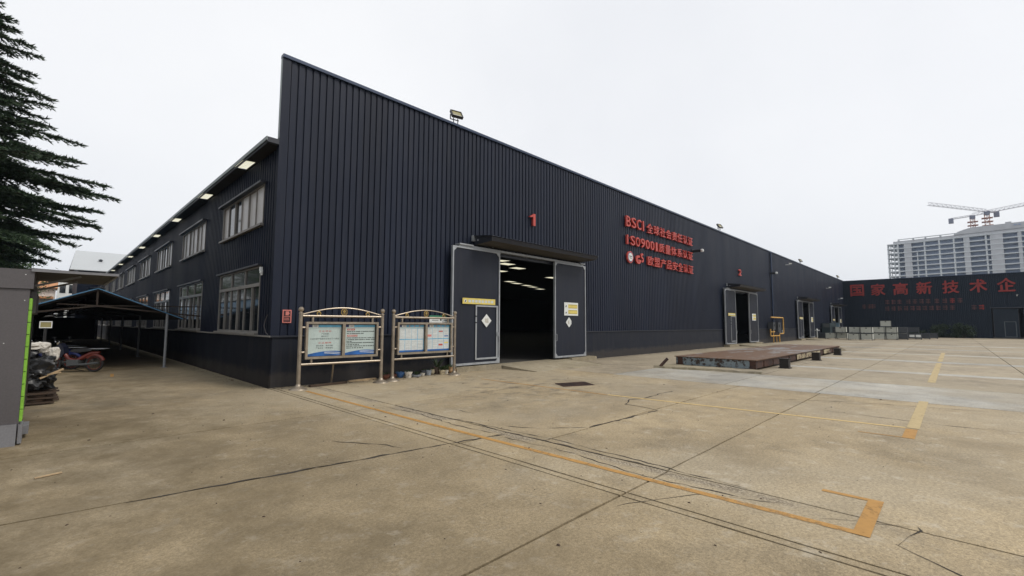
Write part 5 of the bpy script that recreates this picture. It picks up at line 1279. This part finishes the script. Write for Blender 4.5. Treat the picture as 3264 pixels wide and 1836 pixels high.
m = MB(); bars_ = ((-3.86, 2.345, 1.46, -3.66, 2.359, 1.477), (-3.86, 2.345, 1.593, -3.66, 2.359, 1.61), (-3.86, 2.346, 1.477, -3.845, 2.359, 1.593), (-3.675, 2.346, 1.477, -3.66, 2.359, 1.593))
for b_ in bars_: m.box(*b_)
m.build('bezel', 'white', hd)
m = MB(); m.box(-3.844, 2.352, 1.478, -3.676, 2.3585, 1.592); m.build('lens', 'lens', hd)
for o in set(C.objects)-junk_before:
    if o.parent is None: o.location.x -= .17
# litter on the yard
m = MB(); m.bar((-3.90, -5.34, .012), (-3.70, -5.28, .012), .025, .012); tag(m.build('wood_scrap', 'woodlt'), 'pale stick lying on the concrete in the left foreground', 'stick')
m = MB(); rr = random.Random(12)
for k in range(900):
    x = rr.uniform(-5, 9); y = rr.uniform(-11.6, 0) if k < 420 else -abs(rr.gauss(0, .22))-.05;
    if k > 760: x = -abs(rr.gauss(0, .2))-.06; y = rr.uniform(0, 9)
    elif k >= 420: x = rr.uniform(0, 5.4) if k < 640 else rr.uniform(13.2, 30)
    s_ = rr.uniform(.002, .007)*(1.6 if k >= 420 else 1)*(1 if rr.random() < .93 else 2.2)
    if -4.1 > x and y > -4: continue
    a = rr.uniform(0, 3); c_, q_ = math.cos(a), math.sin(a); e_ = rr.uniform(1, 2.2)
    V = [(x+s_*(c_*u*e_-q_*v), y+s_*(q_*u*e_+c_*v), z*s_*.9+.001) for u, v, z in ((-1, -.6, 0), (1, -.8, 0), (.8, .7, 0), (-.9, .8, 0), (-.5, -.3, 1), (.5, -.4, .8), (.4, .4, 1), (-.4, .4, .9))]
    m.add(V, [(4, 5, 6, 7), (0, 1, 5, 4), (1, 2, 6, 5), (2, 3, 7, 6), (3, 0, 4, 7)])
o = stuff(m.build('grit', 'wood')); tag(o, 'scattered grit, leaf bits and crumbs on the concrete yard', 'grit')

# ================================================================== TREES on the left
def cedar(x, y, H_, label, seed):
    rr = random.Random(seed); t = thing('cedar_tree', label, 'tree', (x, y, 0))
    m = MB(); m.tube([(x, y, 0), (x+.05, y, H_*.35), (x-.03, y+.05, H_*.7), (x, y, H_)], [.32, .24, .12, .02], 10); m.build('trunk', 'bark', t, True)
    br = MB(); nd_ = MB()
    def tuft(p, d, l):
        for q in range(4):
            a = (d+Vector((rr.gauss(0, .45), rr.gauss(0, .45), rr.gauss(0, .3)))).normalized(); s_ = a.cross(Vector((rr.gauss(0, 1), rr.gauss(0, 1), rr.gauss(0, 1)))).normalized()*l*.15
            nd_.add([p-s_, p+s_, p+a*l+s_*.2], [(0, 1, 2)])
    z = 3.3
    while z < H_-.3:
        fr = max(0, (z-4.7)/(H_-4.7)); ln = (5.7*(1-fr)+.3)*rr.uniform(.72, 1.06)*(1 if z > 4.6 else .62)
        az0 = rr.uniform(0, 2*math.pi)
        for j in range(9):
            az = az0+j*math.pi/4.5+rr.uniform(-.25, .25); bl = ln*rr.uniform(.75, 1.08); d = Vector((math.cos(az), math.sin(az), 0)); side = Vector((-d.y, d.x, 0)); rise = rr.uniform(-.06, .10)
            pts = []; n = 8
            for k in range(n+1):
                u = k/n; pts.append(Vector((x, y, z))+d*bl*u+Vector((0, 0, bl*(rise*u*1.6-.15*u*u)+.03*math.sin(7*u+az)))+side*.12*math.sin(3*u+az))
            br.tube(pts, [.05*(1-.85*k/n)*(1-fr*.6)+.006 for k in range(n+1)], 5)
            steps = int(bl/.105)
            for k in range(1, steps+1):
                u = k/steps; f_ = u*n; i0 = min(n-1, int(f_)); p = pts[i0].lerp(pts[i0+1], f_-i0)
                if u < .12: continue
                for sgn in (-1, 1):
                    sl = bl*.27*(1.1-u)*rr.uniform(.4, 1.2)+.10; dd = (side*sgn*1.0+d*rr.uniform(.5, 1.2)+Vector((0, 0, rr.uniform(-.38, .02)))).normalized()
                    q = max(2, int(sl/.062))
                    br.tube([p, p+dd*sl*.5+Vector((0, 0, -.025*sl)), p+dd*sl+Vector((0, 0, -.10*sl))], [.010, .007, .003], 3)
                    for w_ in range(q+1):
                        pp = p+dd*sl*(w_/q)+Vector((0, 0, -.10*sl*(w_/q)**2)); tuft(pp, (dd+Vector((0, 0, .25))).normalized(), rr.uniform(.10, .20))
                tuft(p, (d+Vector((0, 0, .3))).normalized(), .15)
        z += rr.uniform(.36, .56)*(1.15-.4*fr)
    br.build('limbs', 'bark', t, True, fix=False); nd_.build('crown', 'cedar', t, fix=False)
    return t
cedar(-6.75, 11.6, 14.2, 'dark cedar with layered drooping branches at the left frame edge', 21)
def broad(x, y, H_, r_, label, seed, n=5200):
    rr = random.Random(seed); t = thing('broadleaf_tree', label, 'tree', (x, y, 0), 'green trees behind the bike shed')
    m = MB(); m.tube([(x, y, 0), (x+.1, y, H_*.3), (x, y+.1, H_*.6)], [.16, .12, .06], 8)
    for k in range(7):
        a = k*.9+rr.uniform(-.3, .3); m.tube([(x, y, H_*.35+k*.12), (x+r_*.35*math.cos(a), y+r_*.35*math.sin(a), H_*.55), (x+r_*.75*math.cos(a), y+r_*.75*math.sin(a), H_*.72)], [.06, .04, .012], 6)
    m.build('trunk', 'bark', t, True); leaf_cloud((x, y, H_*.62), (r_, r_, H_*.36), n, .085, seed, .35).build('crown', 'leaf', t, fix=False)
broad(-6.0, 17.5, 6.6, 1.35, 'leafy green tree nearest the cedar behind the shed', 3)
broad(-6.4, 24.0, 7.8, 1.7, 'tallest leafy green tree behind the shed', 4)
broad(-6.2, 34.0, 7.6, 1.7, 'leafy green tree farther along the left of the shed', 5, 4200)
broad(-6.6, 44.0, 7.2, 1.8, 'farthest leafy tree near the far end of the shed', 6, 3500)

# ================================================================== FAR BUILDINGS at the end of the alley
rh = thing('pale_roof_hall', 'hall with a pale grey pitched roof beyond the far end of the factory', 'building', (10, 72, 0))
m = MB(); m.add([(-2.5, 62, 7.82), (30, 62, 7.9), (30, 71, 11.1), (-1.9, 71, 11.1), (-2.5, 62, 7.75), (30, 62, 7.83)], [(0, 1, 2, 3), (0, 4, 5, 1)]); m.add([(-1.9, 71, 11.1), (30, 71, 11.1), (30, 80, 7.8), (-2.5, 80, 7.8)], [(0, 1, 2, 3)]); m.build('roof', 'palroof', rh)
m = MB(); m.box(-1.75, 62.4, 0, 29.6, 79.6, 7.78); m.build('wall', 'cladL', rh)
m = MB(); m.prism([(62.4, 7.78), (79.6, 7.78), (71, 10.95)], lambda u, v, d: (d, u, v), -1.75, -1.65); m.build('gable', 'cladL', rh)
m = MB(); m.lathe([(.16, 0), (.16, .25), (.28, .28), (.05, .42)], (.35, 66.2, 9.25), 12); m.build('roof_vent', 'bindark', rh, True)
hb = thing('house', 'small far house with orange tiled roof at the end of the alley', 'house', (-6, 86, 0))
m = MB(); m.box(-9.5, 84, 0, -3.4, 90, 6.6); m.build('wall', 'cream', hb)
m = MB(); m.prism([(83.4, 6.6), (90.6, 6.6), (87, 7.9)], lambda u, v, d: (d, u, v), -9.9, -3.2); m.build('roof', 'orange', hb)
m = MB(); m.box(-9.9, 82.6, 5.0, -3.6, 84, 5.3); m.build('porch_roof', 'orange', hb)
for x in (-8.6, -6.6, -4.8):
    m = MB(); m.box(x, 83.95, 3.0, x+1.0, 83.99, 4.5); m.build('window', 'glass', hb)
wt = thing('apartment_block', 'narrow white far apartment block with dark windows beside the dark hall', 'building', (-2.2, 96, 0))
m = MB(); m.box(-3.2, 94, 0, -.9, 99, 8.9); m.build('wall', 'white', wt)
for k in range(3):
    for x in (-2.9, -1.8):
        m = MB(); m.box(x, 93.95, 2.0+k*2.2, x+.7, 93.99, 3.4+k*2.2); m.build('window', 'glass', wt)
m = MB(); m.box(-3.4, 93.8, 8.9, -.7, 99.2, 9.1); m.build('roof', 'palroof', wt)

# ================================================================== HAZE over the whole place
m = MB(); m.box(-905, -605, -1.2, 1505, 1205, 96)
hz = m.build('haze', 'inner'); hz['kind'] = 'stuff'; hz['label'] = 'thin pale summer haze filling the air over the whole yard'; hz['category'] = 'haze'
hm = bpy.data.materials.new('haze_air'); hm.use_nodes = True; hn = hm.node_tree; hn.nodes.clear()
ho = hn.nodes.new('ShaderNodeOutputMaterial'); hv = hn.nodes.new('ShaderNodeVolumePrincipled')
hv.inputs['Color'].default_value = (.72, .84, 1, 1); hv.inputs['Density'].default_value = .00026; hv.inputs['Anisotropy'].default_value = .2
hn.links.new(hv.outputs[0], ho.inputs['Volume']); hz.data.materials.clear(); hz.data.materials.append(hm)
